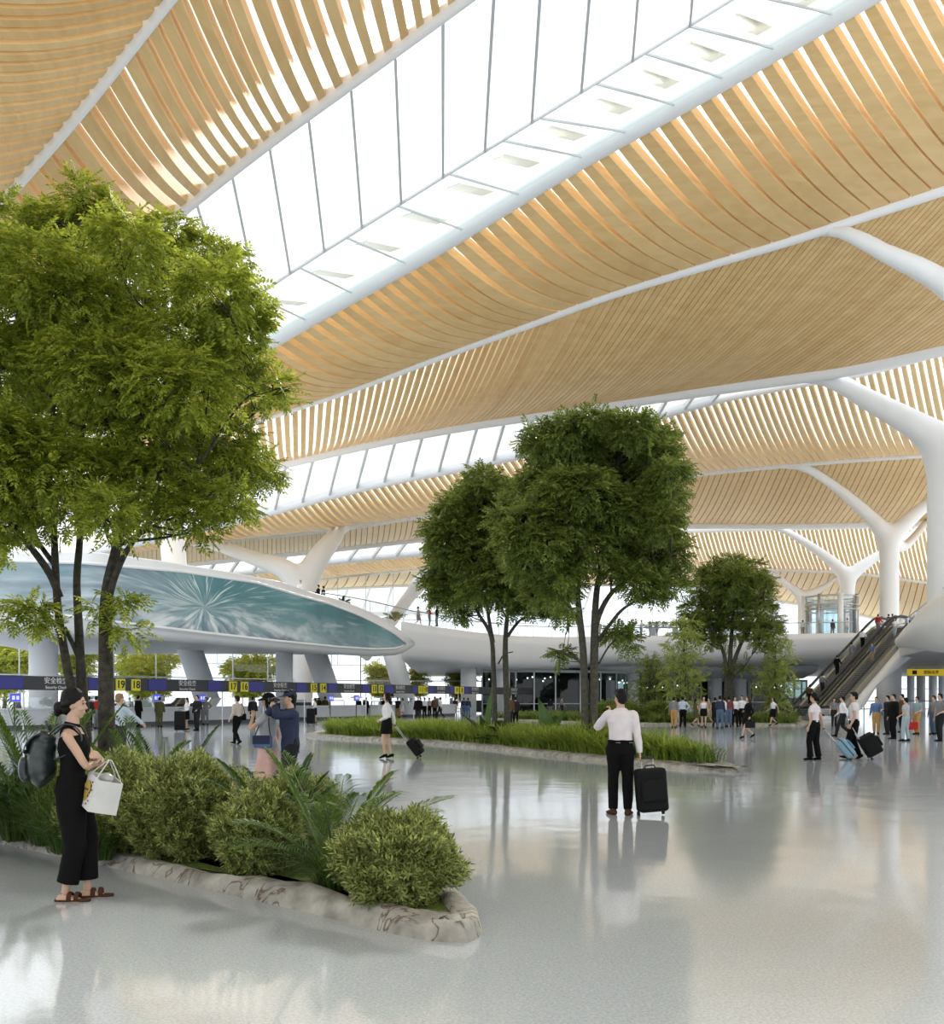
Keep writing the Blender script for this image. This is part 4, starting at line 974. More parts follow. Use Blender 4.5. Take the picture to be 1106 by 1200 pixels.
def grass_field(name, label, poly, n, h, w, m, seed, hf=None):
    r = np.random.default_rng(seed); P_ = np.array(poly); lo, hi = P_.min(0), P_.max(0); q = lo+(hi-lo)*r.random((n*8, 2)); pts = q[inside(q, poly)]
    # tussocks: blades gather around centres
    k = max(20, n//55); cs = pts[:k]; k = len(cs); org = cs[r.integers(0, k, n)]+r.normal(size=(n, 2))*.20
    ok = inside(org, poly); org = org[ok]; n = len(org)
    az = r.uniform(0, 2*np.pi, n); nz = np.array([noise.noise(Vector((a*.5, b*.5, seed))) for a, b in org]); L = h*(.65+.5*r.random(n))*(1+.5*nz); ln = .4+1.15*r.random(n)
    hd = np.stack([np.cos(az), np.sin(az), np.zeros(n)], 1); sd = np.stack([-np.sin(az), np.cos(az), np.zeros(n)], 1); vs = []; o3 = np.concatenate([org, np.full((n, 1), .08)], 1)
    for t, ww in ((0, 1), (.4, .9), (.75, .65), (1, .05)):
        c = o3+hd*(L*ln*t*t)[:, None]*.8+np.array([0, 0, 1.])*(L*(t-.35*ln*t*t))[:, None]; vs += [c-sd*w*ww, c+sd*w*ww]
    v = np.stack(vs, 1).reshape(-1, 3); f = np.concatenate([np.arange(n)[:, None]*8+np.array([[2*i, 2*i+1, 2*i+3, 2*i+2]]) for i in range(3)])
    o = np_mesh(name, v, f, m); tag(o, label, 'grass', None, 'stuff'); return o
def shrink(poly, k):
    v = [Vector((*p, 0)) for p in poly]; n = len(v); area = sum(v[i].x*v[(i+1) % n].y-v[(i+1) % n].x*v[i].y for i in range(n)); out = []
    for i in range(n):
        t = (v[(i+1) % n]-v[i-1]).normalized(); m = Vector((-t.y, t.x, 0)) if area > 0 else Vector((t.y, -t.x, 0)); q = v[i]+m*k; out.append((q.x, q.y))
    return out
b2 = gpts(bed2_front+bed2_back)
front2 = shrink(gpts([(845, 902), (760, 898), (690, 891), (620, 884), (560, 877), (500, 872), (440, 868), (395, 866), (375, 864)]+[(372, 862), (420, 862), (500, 864.5), (560, 868.5), (620, 873.5), (690, 880), (760, 887), (840, 896)]), .45)
grass_field('ornamental_grass', 'bright green grass filling the middle bed', front2, 30000, .85, .020, GRASS, 3)
grass_field('ornamental_grass', 'deeper green grass at the back of the middle bed', shrink(b2, 1.2), 12000, .72, .020, GRASS2, 4)
grass_field('ornamental_grass', 'low grass filling the far bed under the saplings', shrink(gpts(bed3), .6), 16000, .75, .03, GRASS2, 5)
def banana(label, base, leaves, m, seed, name='broadleaf_plant'):
    root = empty(name, base); tag(root, label, 'plant', 'broad-leaved plants in the middle bed'); r = random.Random(seed)
    for (az, L, tilt, w) in leaves:
        h = Vector((math.cos(az), math.sin(az), 0)); s = Vector((-h.y, h.x, 0)); rows = []
        for i in range(11):
            t = i/10; c = h*(L*math.sin(tilt)*t*(.4+.6*t))+Vector((0, 0, L*math.cos(tilt)*t-.1*L*math.sin(tilt)*t*t)); ww = w*max(.03, math.sin(math.pi*min(1, max(0, (t-.12)/.88))**.8)) 
            rows.append([c-s*ww+h*.18*ww*-1, c-s*ww*.5, c-h*.05, c+s*ww*.5, c+s*ww+h*.18*ww*-1])
        M = MB(); M.grid(rows); M.build('leaf', m, root, smooth=True)
    return root
BAN = leafmat('broad_leaf', (.035, .085, .012), (.07, .14, .022), .3)
banana('tall upright broad leaf plant left of the slim tree stems', G(572, 874), [(.2, 2.1, .08, .42), (2.6, 1.7, .75, .22), (0, 1.2, .6, .18), (4.2, 1.3, .5, .2)], BAN, 2)
banana('leaning broad leaf plant between the two trees', G(643, 879), [(2.4, 1.75, .25, .36), (.4, 1.5, .45, .26), (5, 1.1, .8, .2), (3.5, 1.2, .9, .2), (1.2, 1.3, .6, .2)], BAN, 3)
palm('small dark palm beside the leaning broad leaf plant', G(662, 880), 11, .95, .3, .03, PALM, 21, rise=(.4, 1.2), group='palms in the middle bed')
palm('small palm at the foot of the slim tree', G(588, 876), 10, 1.1, .34, .035, PALM, 22, rise=(.5, 1.3), group='palms in the middle bed')
palm('round palm tuft right of the woman with the suitcase', G(506, 868), 12, .95, .3, .035, PALM2, 23, rise=(.5, 1.3), group='palms in the middle bed')
palm('round palm tuft left of the tall broad leaf', G(540, 869), 12, .9, .3, .035, PALM2, 24, rise=(.5, 1.3), group='palms in the middle bed')

def z4(l, D, jd, seed, flat=.75, ox=490, oy=470, s=2.791): return px_clumps([(ox+a/s, oy+b/s, r/s) for a, b, r in l], D, jd, seed, flat)
def zs(l, D, ox=490, oy=470, s=2.791): return [P(ox+a/s, oy+b/s, D) for a, b in l]
D2, D3 = 32.0, 26.5
tree('leafy_tree', 'slimmer two-stemmed tree in the middle bed, left of the taller one', XD(581, D2),
     [([XD(579, D2)]+zs([(250, 1040), (246, 880), (238, 770), (200, 700), (170, 650), (130, 590)], D2), [.11, .09, .08, .06, .045, .02]),
      ([XD(586, D2)]+zs([(290, 1060), (286, 880), (285, 790), (292, 700), (310, 620), (300, 500), (250, 380), (215, 280)], D2), [.13, .11, .10, .08, .06, .045, .03, .015]),
      (zs([(245, 790), (228, 690), (225, 600), (190, 480)], D2), [.07, .05, .03]), (zs([(292, 770), (330, 720), (380, 690), (420, 650)], D2), [.06, .04, .02]), (zs([(262, 860), (280, 830), (310, 820)], D2), [.03, .015])],
     z4([(215, 270, 40), (120, 350, 48), (180, 330, 60), (250, 310, 60), (310, 300, 50), (100, 440, 62), (180, 420, 65), (250, 400, 65), (80, 480, 40), (330, 380, 60), (120, 520, 55), (200, 510, 65), (280, 480, 65), (75, 600, 45), (60, 560, 35), (130, 610, 55),
         (200, 600, 60), (270, 580, 60), (340, 500, 60), (95, 640, 36), (300, 640, 45), (350, 620, 50), (400, 600, 55), (440, 640, 45), (360, 680, 26), (450, 690, 30), (130, 690, 26), (400, 560, 50), (190, 660, 26), (470, 600, 50)], D2, 1.6, 31), 8500, .40, LEAF_B, BARK2, 31, twig=.035)
tree('leafy_tree', 'tallest tree of the middle bed, two stems and a broad domed crown', XD(689, D3),
     [([XD(686.5, D3)]+zs([(546, 1080), (541, 850), (530, 720), (522, 620), (530, 500), (520, 350), (480, 220)], D3), [.13, .11, .10, .08, .055, .035, .015]),
      ([XD(695, D3)]+zs([(572, 1085), (575, 880), (578, 700), (590, 580), (620, 480), (650, 380), (640, 240), (600, 100)], D3), [.14, .125, .115, .09, .07, .045, .03, .015]),
      (zs([(580, 740), (600, 680), (640, 620), (720, 560), (780, 500)], D3), [.08, .07, .05, .02]), (zs([(578, 800), (620, 740), (670, 680), (740, 640), (800, 620)], D3), [.06, .05, .03, .015]), (zs([(540, 760), (505, 690), (470, 640), (430, 600)], D3), [.06, .04, .02]),
      (zs([(590, 860), (625, 800), (660, 770)], D3), [.03, .015]), (zs([(540, 870), (510, 835), (470, 828)], D3), [.03, .015])],
     z4([(570, 60, 40), (480, 110, 60), (400, 130, 50), (380, 170, 30), (540, 140, 70), (620, 110, 60), (700, 100, 55), (770, 120, 50), (440, 180, 60), (520, 220, 75), (610, 200, 75), (700, 180, 75), (780, 190, 60), (820, 240, 45), (400, 270, 60),
         (470, 300, 70), (560, 300, 75), (650, 280, 75), (740, 270, 75), (810, 310, 50), (330, 330, 50), (290, 390, 45), (370, 380, 60), (460, 390, 70), (550, 390, 70), (640, 370, 70), (730, 360, 70), (800, 400, 50), (320, 440, 50), (400, 470, 65),
         (480, 480, 65), (560, 470, 60), (350, 520, 55), (420, 550, 55), (490, 560, 50), (780, 460, 65), (720, 450, 65), (830, 500, 45), (690, 510, 55), (760, 540, 60), (820, 590, 45), (650, 560, 40), (780, 610, 45), (710, 590, 45), (740, 650, 22), (400, 620, 45), (460, 620, 40),
         (490, 690, 18), (690, 780, 26), (640, 770, 28), (660, 760, 28), (465, 830, 26)], D3, 1.7, 32), 13500, .36, LEAF_B, BARK2, 32, twig=.035)
def z5(l): return [(700+a/2.724, 640+b/2.724, r/2.724) for a, b, r in l]
def z5s(l, D): return [P(700+a/2.724, 640+b/2.724, D) for a, b in l]
D4 = 62
tree('leafy_tree', 'bushy domed tree in the far bed left of the escalators', XD(852, D4),
     [([XD(850, D4)]+z5s([(410, 500), (412, 420), (405, 350), (380, 290), (350, 240)], D4), [.2, .17, .14, .1, .05]), ([XD(853, D4)]+z5s([(420, 500), (422, 400), (425, 330), (430, 250), (435, 150), (430, 80)], D4), [.22, .18, .14, .1, .05]),
      ([XD(856, D4)]+z5s([(430, 500), (430, 400), (450, 330), (480, 270), (510, 210)], D4), [.2, .16, .12, .06]), (z5s([(428, 430), (450, 400), (470, 385)], D4), [.07, .03])],
     px_clumps(z5([(430, 60, 40), (370, 90, 45), (490, 80, 40), (440, 110, 60), (350, 140, 45), (400, 160, 60), (500, 140, 50), (535, 120, 25), (310, 200, 40), (370, 210, 50), (450, 200, 60), (520, 200, 45), (560, 240, 30), (300, 240, 35), (350, 260, 45), (420, 260, 50), (500, 260, 50), (545, 280, 30), (360, 300, 25), (520, 300, 25), (300, 270, 30), (465, 383, 18), (415, 395, 12)]), D4, 2.5, 33, .75), 5600, .52, LEAF_B, BARK2, 33, twig=.06)
def sapling(label, x, D, y0, y1, w, n, seed, m=LEAF_C):
    r = random.Random(seed); cl = []; H = y1-y0; k = 11
    for i in range(k):
        t = i/(k-1); y = y0+H*.82*t; ww = w*(.25+.75*math.sin(math.pi*min(1, .12+t*.72)))
        for sx in (-1, 0, 1): cl.append((P(x+sx*ww*.62*r.uniform(.5, 1.1), y+r.uniform(-3, 3), D+r.uniform(-1, 1)), (ww*.48*D/F, ww*.48*D/F, H*.042*D/F)))
    tree('sapling_tree', label, XD(x, D), [([XD(x, D), P(x+1, (y0+y1)/2+20, D), P(x-1, (y0+y1)/2-10, D), P(x, y0+4, D)], [.09, .07, .05, .02])], cl, n, .5, m, BARK2, seed, twig=.03, per=1, group='light green saplings in the far bed')
sapling('light green sapling left of the bushy far tree', 802, 58, 731, 846, 24, 620, 41)
sapling('light green sapling at the foot of the escalators', 909, 60, 752, 846, 22, 520, 42)
sapling('darker sapling under the walkway, left of the pale one', 762, 66, 772, 846, 20, 480, 43, LEAF_B)
for (x, y, sd, l) in [(738, 848, 51, 'dark shrub at the far bed, behind the man with the suitcase'), (775, 848, 52, 'dark shrub in the far bed, beneath the saplings'), (718, 847, 53, 'low dark shrub at the left of the far bed')]:
    g = G(x, y); bush(l, (g.x, g.y+1.5, .65), (.8, .8, .6), 800, .42, sd, LEAF_B, 'shrubs in the far bed', 'leafy_shrub')

# ================================================================ TREES OUTSIDE THE GLASS
def outdoor(label, x, D, ytop, w, n, seed):
    r = random.Random(seed); zt = EYE+(HY-ytop)/F*D; c = XD(x, D); R = w/2*D/F; cl = []
    for i in range(26):
        a = r.uniform(0, 6.28); q = r.random()**.5; z = zt-R*.3-r.random()*(zt*.55); k = math.sin(math.pi*min(1, .25+.75*(zt-z)/(zt*.6)))*.85+.2
        cl.append((Vector((c.x+math.cos(a)*q*R*.8*k, D+math.sin(a)*q*R*.8*k, z)), (R*.3, R*.3, R*.24)))
    tree('outdoor_tree', label, c, [([c, Vector((c.x+.2, D, zt*.4)), Vector((c.x, D, zt*.85))], [.25, .18, .06]), ([Vector((c.x, D, zt*.3)), Vector((c.x-R*.4, D, zt*.6)), Vector((c.x-R*.7, D, zt*.75))], [.14, .09, .04])], cl, n, 1.0, LEAF_O, BARK2, seed, twig=.05, per=1, group='trees outside beyond the glass wall')
outdoor('sunny tree outside at the far left, left of the round pillar', 5, 118, 742, 75, 3000, 61)
outdoor('sunny tree outside just right of the round pillar', 88, 122, 752, 50, 1800, 62)
outdoor('broad sunny tree outside behind gates 19 and 18', 175, 120, 752, 92, 3800, 63)
outdoor('sunny tree outside above gates 17 and 16', 292, 124, 762, 66, 2600, 64)
outdoor('small tree outside right of the second round pillar', 345, 126, 776, 26, 900, 65)
outdoor('tree outside above gates 13 and 12', 450, 128, 776, 42, 1700, 66)
outdoor('thin yellow green tree outside right of the slanted pillar', 490, 128, 782, 14, 500, 67)
outdoor('dark green tree outside left of the shopfront', 541, 126, 783, 28, 1100, 68)
# palms on the decks
for i, (x, y, D, L, sd, l) in enumerate([(165, 658, 50, 1.1, 71, 'dark palm leaning over the balcony left of the leaning column'), (397, 702, 67, 1.3, 72, 'palm with upright fronds on the balcony by the crouching pair'), (462, 724, 79, 1.5, 73, 'round palm behind the walkway balustrade'),
        (10, 650, 49, 1.3, 74, 'palm on the balcony at the left frame edge')]):
    palm(l, Vector((XD(x, D).x, D+1, 8.0)), 13, L, .4, .05, PALM2 if i == 2 else PALM, sd, rise=(.5, 1.4), group='palms on the upper decks', z0=.25, nl=20)
# ================================================================ PEOPLE
V3 = Vector
def ik(a, t, l1, l2, hint):
    a, t, hint = V3(a), V3(t), V3(hint); d = t-a; L = min(d.length, (l1+l2)*.999); n = d.normalized()
    x = (l1*l1-l2*l2+L*L)/(2*L); h = math.sqrt(max(0, l1*l1-x*x)); hp = hint-n*hint.dot(n); hp = hp.normalized() if hp.length > 1e-5 else n.orthogonal().normalized()
    return a+n*x+hp*h, a+n*L
# pose: forward +X, left +Y. ankle/wrist targets; keys: aL aR wL wR (targets), hL hR (elbow hints), lean, twist(head)
POSES = {
 'stand': dict(aL=(.02, .09, .08), aR=(-.03, -.09, .08), wL=(.04, .27, .84), wR=(.05, -.27, .84)),
 'stand2': dict(aL=(.06, .12, .08), aR=(-.05, -.11, .08), wL=(.16, .16, 1.02), wR=(.04, -.26, .84)),
 'hips': dict(aL=(.0, .13, .08), aR=(0, -.13, .08), wL=(.05, .17, 1.0), wR=(.05, -.17, 1.0), hL=(-.2, 1, -.1), hR=(-.2, -1, -.1)),
 'talk': dict(aL=(.03, .1, .08), aR=(-.03, -.1, .08), wL=(.03, .25, .84), wR=(.24, -.10, 1.20)),
 'fold': dict(aL=(.03, .1, .08), aR=(-.03, -.1, .08), wL=(.20, .02, 1.13), wR=(.22, -.05, 1.08)),
 'walk': dict(aL=(.27, .07, .09), aR=(-.30, -.07, .17), wL=(-.18, .25, .87), wR=(.24, -.23, .93), kfoot=1),
 'walk2': dict(aL=(-.26, .07, .15), aR=(.24, -.07, .09), wL=(.22, .23, .92), wR=(-.15, -.25, .86), kfoot=-1),
 'pull': dict(aL=(.20, .07, .09), aR=(-.22, -.07, .13), wL=(.15, .24, .88), wR=(-.26, -.25, .80), kfoot=1),
 'pullL': dict(aL=(-.20, .07, .13), aR=(.20, -.07, .09), wL=(-.26, .25, .80), wR=(.15, -.24, .88), kfoot=-1),
 'lean': dict(aL=(-.05, .1, .08), aR=(-.12, -.1, .08), wL=(.36, .2, 1.02), wR=(.36, -.2, 1.02), lean=.10),
 'reach': dict(aL=(.03, .1, .08), aR=(-.03, -.1, .08), wL=(.05, .25, .84), wR=(.40, -.24, 1.04), hR=(-.3, -.6, -1)),
 'rider': dict(aL=(.05, .09, .08), aR=(-.05, -.09, .08), wL=(.1, .24, .9), wR=(.30, -.28, 1.02)),
}
HIP, KNEE, SH = .90, .43, 1.385
class Fig:
    def __init__(s, pose, female=False, heels=False, hi=0):
        p = dict(POSES[pose]) if isinstance(pose, str) else dict(pose); s.p = p; s.f = female; s.hi = hi; ln = p.get('lean', 0)
        s.dz = 0; s.heels = heels
        hz_ = min(V3(p[a]).z+math.sqrt(max(.3, .829**2-V3(p[a]).x**2-.0004)) for a in ('aL', 'aR')); drop = max(-.012, HIP-hz_)
        s.hipc = V3((0, 0, HIP-drop)); hw = .085 if not female else .09; sw = .185 if not female else .158
        s.hips = [s.hipc+V3((0, hw, 0)), s.hipc+V3((0, -hw, 0))]
        s.chest = V3((ln*.6, 0, 1.25-drop)); s.neck = V3((ln, 0, 1.45-drop)); s.shz = SH-drop-(.02 if female else 0)
        s.sh = [V3((ln*.9, sw, s.shz)), V3((ln*.9, -sw, s.shz))]
        s.ank = [V3(p['aL']), V3(p['aR'])]
        for a in s.ank: a.z += s.dz
        s.knee = []
        for i in (0, 1):
            k, e = ik(s.hips[i], s.ank[i], .43, .405, p.get('kh', (1, (.08 if i == 0 else -.08), 0))); s.knee.append(k); s.ank[i] = e
        s.wr = [V3(p['wL']), V3(p['wR'])]; s.el = []
        hh = [p.get('hL', (-1, .25, -.5)), p.get('hR', (-1, -.25, -.5))]
        for i in (0, 1):
            e, w = ik(s.sh[i], s.wr[i], .285, .25, hh[i]); s.el.append(e); s.wr[i] = w
        s.head = V3((ln*1.1+.015, 0, 1.615-drop)); s.tw = p.get('head', 0); s.tilt = p.get('tilt', 0)
    def hm(s): return Matrix.Rotation(s.tw, 3, 'Z')@Matrix.Rotation(s.tilt, 3, 'Y')
    def torso(s, M, g=0, z0=.84, z1=1.5, hem=0, f=None):
        fem = s.f if f is None else f
        prof = [(.84, .155, .105), (.93, .168, .115), (1.05, .142, .100), (1.18, .150, .108), (1.30, .172, .118), (1.385, .178, .098), (1.425, .135, .080), (1.45, .085, .066), (1.48, .058, .056)]
        if fem: prof = [(.84, .158, .108), (.93, .166, .116), (1.06, .120, .088), (1.17, .133, .104), (1.27, .148, .118), (1.365, .152, .088), (1.405, .115, .072), (1.435, .07, .058), (1.47, .048, .050)]
        zz = sorted(set([z0, z1]+[q[0] for q in prof if z0 < q[0] < z1])); pts = []; rs = []
        ln = s.neck.x
        for z in zz:
            w = np.interp(z, [q[0] for q in prof], [q[1] for q in prof]); d = np.interp(z, [q[0] for q in prof], [q[2] for q in prof])
            t = (z-.9)/.55; gg = g*(1 if z < 1.42 else .6); k = hem if z <= z0+.02 else 0
            pts.append(V3((ln*max(0, t)**1.3+(.012 if z > 1.1 and z < 1.35 else 0), 0, z-(HIP-s.hipc.z)))); rs.append((w+gg+k, d+gg+k))
        sp = smooth_pts(pts, 3); q = [((float(np.interp(i/3, range(len(rs)), [r[0] for r in rs]))), float(np.interp(i/3, range(len(rs)), [r[1] for r in rs]))) for i in range(len(sp))]
        M.tube(sp, q, 20, flat=(0, 1, 0))
    def leg(s, M, i, g=0, upto='ankle', taper=1):
        h, k, a = s.hips[i], s.knee[i], s.ank[i]; f = .92 if s.f else 1
        pts = [h+V3((0, 0, .03)), h.lerp(k, .35), k.lerp(h, .12), k, k.lerp(a, .3), k.lerp(a, .75), a]
        rs = [.098, .088*1.02, .060, .056, .058, .038, .034]; rs = [r*f for r in rs]
        M.tube(smooth_pts(pts, 3), [float(np.interp(j/3, range(7), rs))+g*(1 if j < 9 else taper) for j in range(19)], 14)
    def arm(s, M, i, g=0, t1=1.0):
        a, e, w = s.sh[i], s.el[i], s.wr[i]; f = .82 if s.f else 1; sd = 1 if i == 0 else -1
        pts = [a+V3((0, -sd*.06, .0)), a+V3((0, -sd*.008, -.004)), a.lerp(e, .5), e, e.lerp(w, .35), w]; rs = [.040, .049, .044, .036, .037, .025]
        s_ = smooth_pts(pts, 3); r_ = [float(np.interp(j/3, range(6), rs))*f+g for j in range(16)]; n = max(4, int(round(6+9*t1)) if t1 < 1 else 16)
        if t1 < .5: n = int(3+3*t1*4)
        M.tube(s_[:n], r_[:n], 12)
    def hand(s, M, i):
        e, w = s.el[i], s.wr[i]; d = (w-e).normalized(); sd = 1 if i == 0 else -1
        hd = s.p.get('hdL' if i == 0 else 'hdR'); d = V3(hd).normalized() if hd else (d*.8+V3((.08, 0, -.25))).normalized() if s.p.get('relax', 1) else d
        side = V3((1, 0, 0)) if abs(d.z) > .55 else V3((0, -sd*.0+.0, 1)); side = (side-d*side.dot(d)).normalized(); nrm = d.cross(side)*sd
        pn = s.p.get('pnL' if i == 0 else 'pnR')
        if pn: nrm = V3(pn); nrm = (nrm-d*nrm.dot(d)).normalized(); side = nrm.cross(d)*(-sd)
        k = .92 if s.f else 1.0; curl = s.p.get('curlL' if i == 0 else 'curlR', .35)
        palm = w+d*.05*k; M.tube([w-d*.015, w+d*.025, palm, w+d*.088*k], [(.026*k, .020), (.036*k, .017), (.042*k, .016), (.040*k, .013)], 12, flat=side)
        if s.hi < 1: 
            M.tube([w+d*.08*k, w+d*.13*k-nrm*.015*0, w+d*.165*k+nrm*.03*curl], [(.036*k, .013), (.033*k, .011), (.02*k, .008)], 8, flat=side)
            M.tube([w+d*.03+side*.03, w+d*.075+side*.052], [.013, .009], 6); return
        for j, (o, L) in enumerate(((.030, .068), (.010, .076), (-.010, .070), (-.029, .055))):
            p0 = w+d*.082*k+side*o*k; c1 = d*math.cos(curl)+nrm*math.sin(curl); c2 = d*math.cos(curl*2.2)+nrm*math.sin(curl*2.2); c3 = d*math.cos(curl*3)+nrm*math.sin(curl*3)
            p1 = p0+c1*L*.45*k; p2 = p1+c2*L*.32*k; p3 = p2+c3*L*.23*k; M.tube([p0-d*.02, p0, p1, p2, p3], [.0095, .0095, .0088, .0080, .0062], 8)
        t0 = w+d*.022+side*.026*k; t1 = t0+(d*.55+side*.75+nrm*.2).normalized()*.036; t2 = t1+(d*.9+side*.3+nrm*.3).normalized()*.034; M.tube([t0-d*.01-side*.01, t0, t1, t2], [.013, .0125, .0105, .008], 8)
    def foot(s, M, i, g=0, up=0):
        a = s.ank[i]; kf = s.p.get('kfoot', 0); back = (kf == 1 and i == 1) or (kf == -1 and i == 0); pitch = .55 if back else (-.12 if kf else 0); 
        if s.heels: pitch = max(pitch, .28)
        fa = s.p.get('fa', (.12, -.12))[i]; f = V3((math.cos(fa)*math.cos(pitch), math.sin(fa), -math.sin(pitch))).normalized(); u = V3((math.sin(pitch), 0, math.cos(pitch)))
        sc = .9 if s.f else 1; zb = -.045
        hl = a-f*.055*sc+u*zb; b1 = a+u*zb*.9; ball = a+f*.125*sc+u*(zb-.012); toe = a+f*.20*sc+u*(zb-.018)
        M.tube([hl-f*.015, hl, b1+f*.02, ball.lerp(b1, .45), ball, toe], [(.022+g, .020), (.034+g, .036+g), (.036+g, .038+g), (.040+g, .032+g), (.044+g, .022+g), (.024+g, .014)], 12, flat=(-math.sin(fa), math.cos(fa), 0))
        if up: M.tube([a+V3((0, 0, up)), a, b1], [.036+g, .038+g, .036+g], 12)
        return hl, f, u
    def headm(s, M):
        H = s.head; R = s.hm(); T = lambda x, y, z: H+R@V3((x, y, z)); k = .95 if s.f else 1
        M.tube([s.neck+V3((0, 0, -.05)), s.neck.lerp(H, .3), T(-.012, 0, -.05)], [.06*k, .052*k, .052*k], 14)
        M.ell(T(-.008, 0, .022), (.094*k, .074*k, .098*k), 20, 14, rot=R)
        M.ell(T(.020, 0, -.035), (.066*k, .056*k, .078*k), 18, 12, rot=R)
        M.ell(T(.048, 0, -.086), (.026, .026, .022), 12, 8, rot=R)
        if s.hi:
            M.tube([T(.076, 0, .020), T(.089, 0, -.008), T(.098, 0, -.023), T(.084, 0, -.031)], [.006, .009, .0115, .008], 10)
            for y in (-1, 1):
                M.ell(T(-.006, y*.072*k, -.008), (.018, .007, .028), 10, 8, rot=R); M.tube([T(.082, y*.012, .026), T(.076, y*.045, .030)], .008, 8); M.ell(T(.052, y*.036, -.028), (.03, .02, .024), 10, 8, rot=R)
            M.tube([T(.074, -.020, -.056), T(.083, 0, -.055), T(.074, .020, -.056)], .0075, 8); M.tube([T(.072, -.016, -.066), T(.080, 0, -.067), T(.072, .016, -.066)], .0075, 8)
        else: M.ell(T(.088, 0, -.018), (.016, .012, .02), 8, 6, rot=R)
def wrinkle(me, amp, sc, seed=0):
    n = len(me.vertices); co = np.empty(n*3, np.float32); me.vertices.foreach_get('co', co); nr = np.empty(n*3, np.float32); me.vertex_normals.foreach_get('vector', nr)
    co = co.reshape(-1, 3); nr = nr.reshape(-1, 3); d = np.array([noise.noise((a*sc, b*sc, c*sc*.55+seed)) for a, b, c in co.tolist()])
    co += nr*(amp*d)[:, None]; me.vertices.foreach_set('co', co.ravel()); me.update()
_pc = {}
def vox(hi): return (.019, .0095, .0062)[hi]
def cached(key, fn):
    if key not in _pc: _pc[key] = fn()
    return _pc[key].copy() if False else _pc[key]
def body_mesh(f, key):
    def mk():
        M = MB(); f.torso(M); f.headm(M)
        for i in (0, 1): f.leg(M, i); f.arm(M, i); f.hand(M, i); f.foot(M, i)
        return remesh(M.mesh('b'), vox(f.hi), 2 if f.hi else 1, 'person')
    return cached(('body',)+key, mk)
def shirt_mesh(f, key, sleeve=1.0, z0=.90, g=.016, hem=.006, z1=1.47, collar=True):
    def mk():
        M = MB(); f.torso(M, g, z0, z1, hem)
        for i in (0, 1):
            if sleeve > 0: f.arm(M, i, g*.95, sleeve)
        if collar and f.hi: M.tube([f.neck+V3((-.004, 0, -.03)), f.neck+V3((.002, 0, .02))], [(.072, .070), (.064, .062)], 16)
        me = remesh(M.mesh('s'), vox(f.hi), 3 if f.hi else 1, 'shirt')
        if f.hi: wrinkle(me, .012, 11); 
        return me
    return cached(('shirt', sleeve, z0, g, hem, z1)+key, mk)
def pants_mesh(f, key, g=.014, taper=1.2, length=1.0, flare=0):
    def mk():
        M = MB(); f.torso(M, .017, .84, 1.035)
        for i in (0, 1):
            h, k, a = f.hips[i], f.knee[i], f.ank[i]; e = k.lerp(a, length*.97)+V3((0, 0, -.01 if length == 1 else 0))
            pts = [h+V3((0, 0, .03)), h.lerp(k, .35), k.lerp(h, .12), k, k.lerp(e, .35), k.lerp(e, .75), e]; rs = [.106, .098, .074, .070, .069, .060+flare*.4, .054+flare]
            M.tube(smooth_pts(pts, 3), [float(np.interp(j/3, range(7), rs))*(1 if not f.f else .97)+g-.008 for j in range(19)], 16)
        me = remesh(M.mesh('p'), vox(f.hi), 3 if f.hi else 1, 'trousers')
        if f.hi: wrinkle(me, .012, 9, 4)
        return me
    return cached(('pants', g, length, flare)+key, mk)
def skirt_mesh(f, key, z1=1.06, z0=.50, flare=.02, pleat=0):
    def mk():
        kx = [(f.knee[0].x+f.knee[1].x)/2, abs(f.knee[0].x-f.knee[1].x)/2]; M = MB(); rows = []; n = 40; m = 9
        for j in range(m+1):
            t = j/m; z = z1+(z0-z1)*t-(HIP-f.hipc.z); w = float(np.interp(z, [.5, .75, .93, 1.05], [.165+flare, .190+flare*.5, .196, .150])); d = float(np.interp(z, [.5, .75, .93, 1.05], [.135+flare+kx[1]*.6, .142+kx[1]*.45, .142, .112])); cx = kx[0]*t*.6
            rows.append([V3((cx+d*math.cos(a)*(1+pleat*t*math.sin(a*9)), w*math.sin(a)*(1+pleat*t*math.sin(a*9)), z)) for a in [2*math.pi*q/n for q in range(n+1)]])
        M.grid(rows); rin = [[V3((p.x*.97, p.y*.97, p.z)) for p in R] for R in rows[::-1]]; M.grid([rows[-1], rin[0]]); M.grid(rin); me = M.mesh('skirt', True); return me
    return cached(('skirt', z1, z0, flare, pleat)+key, mk)
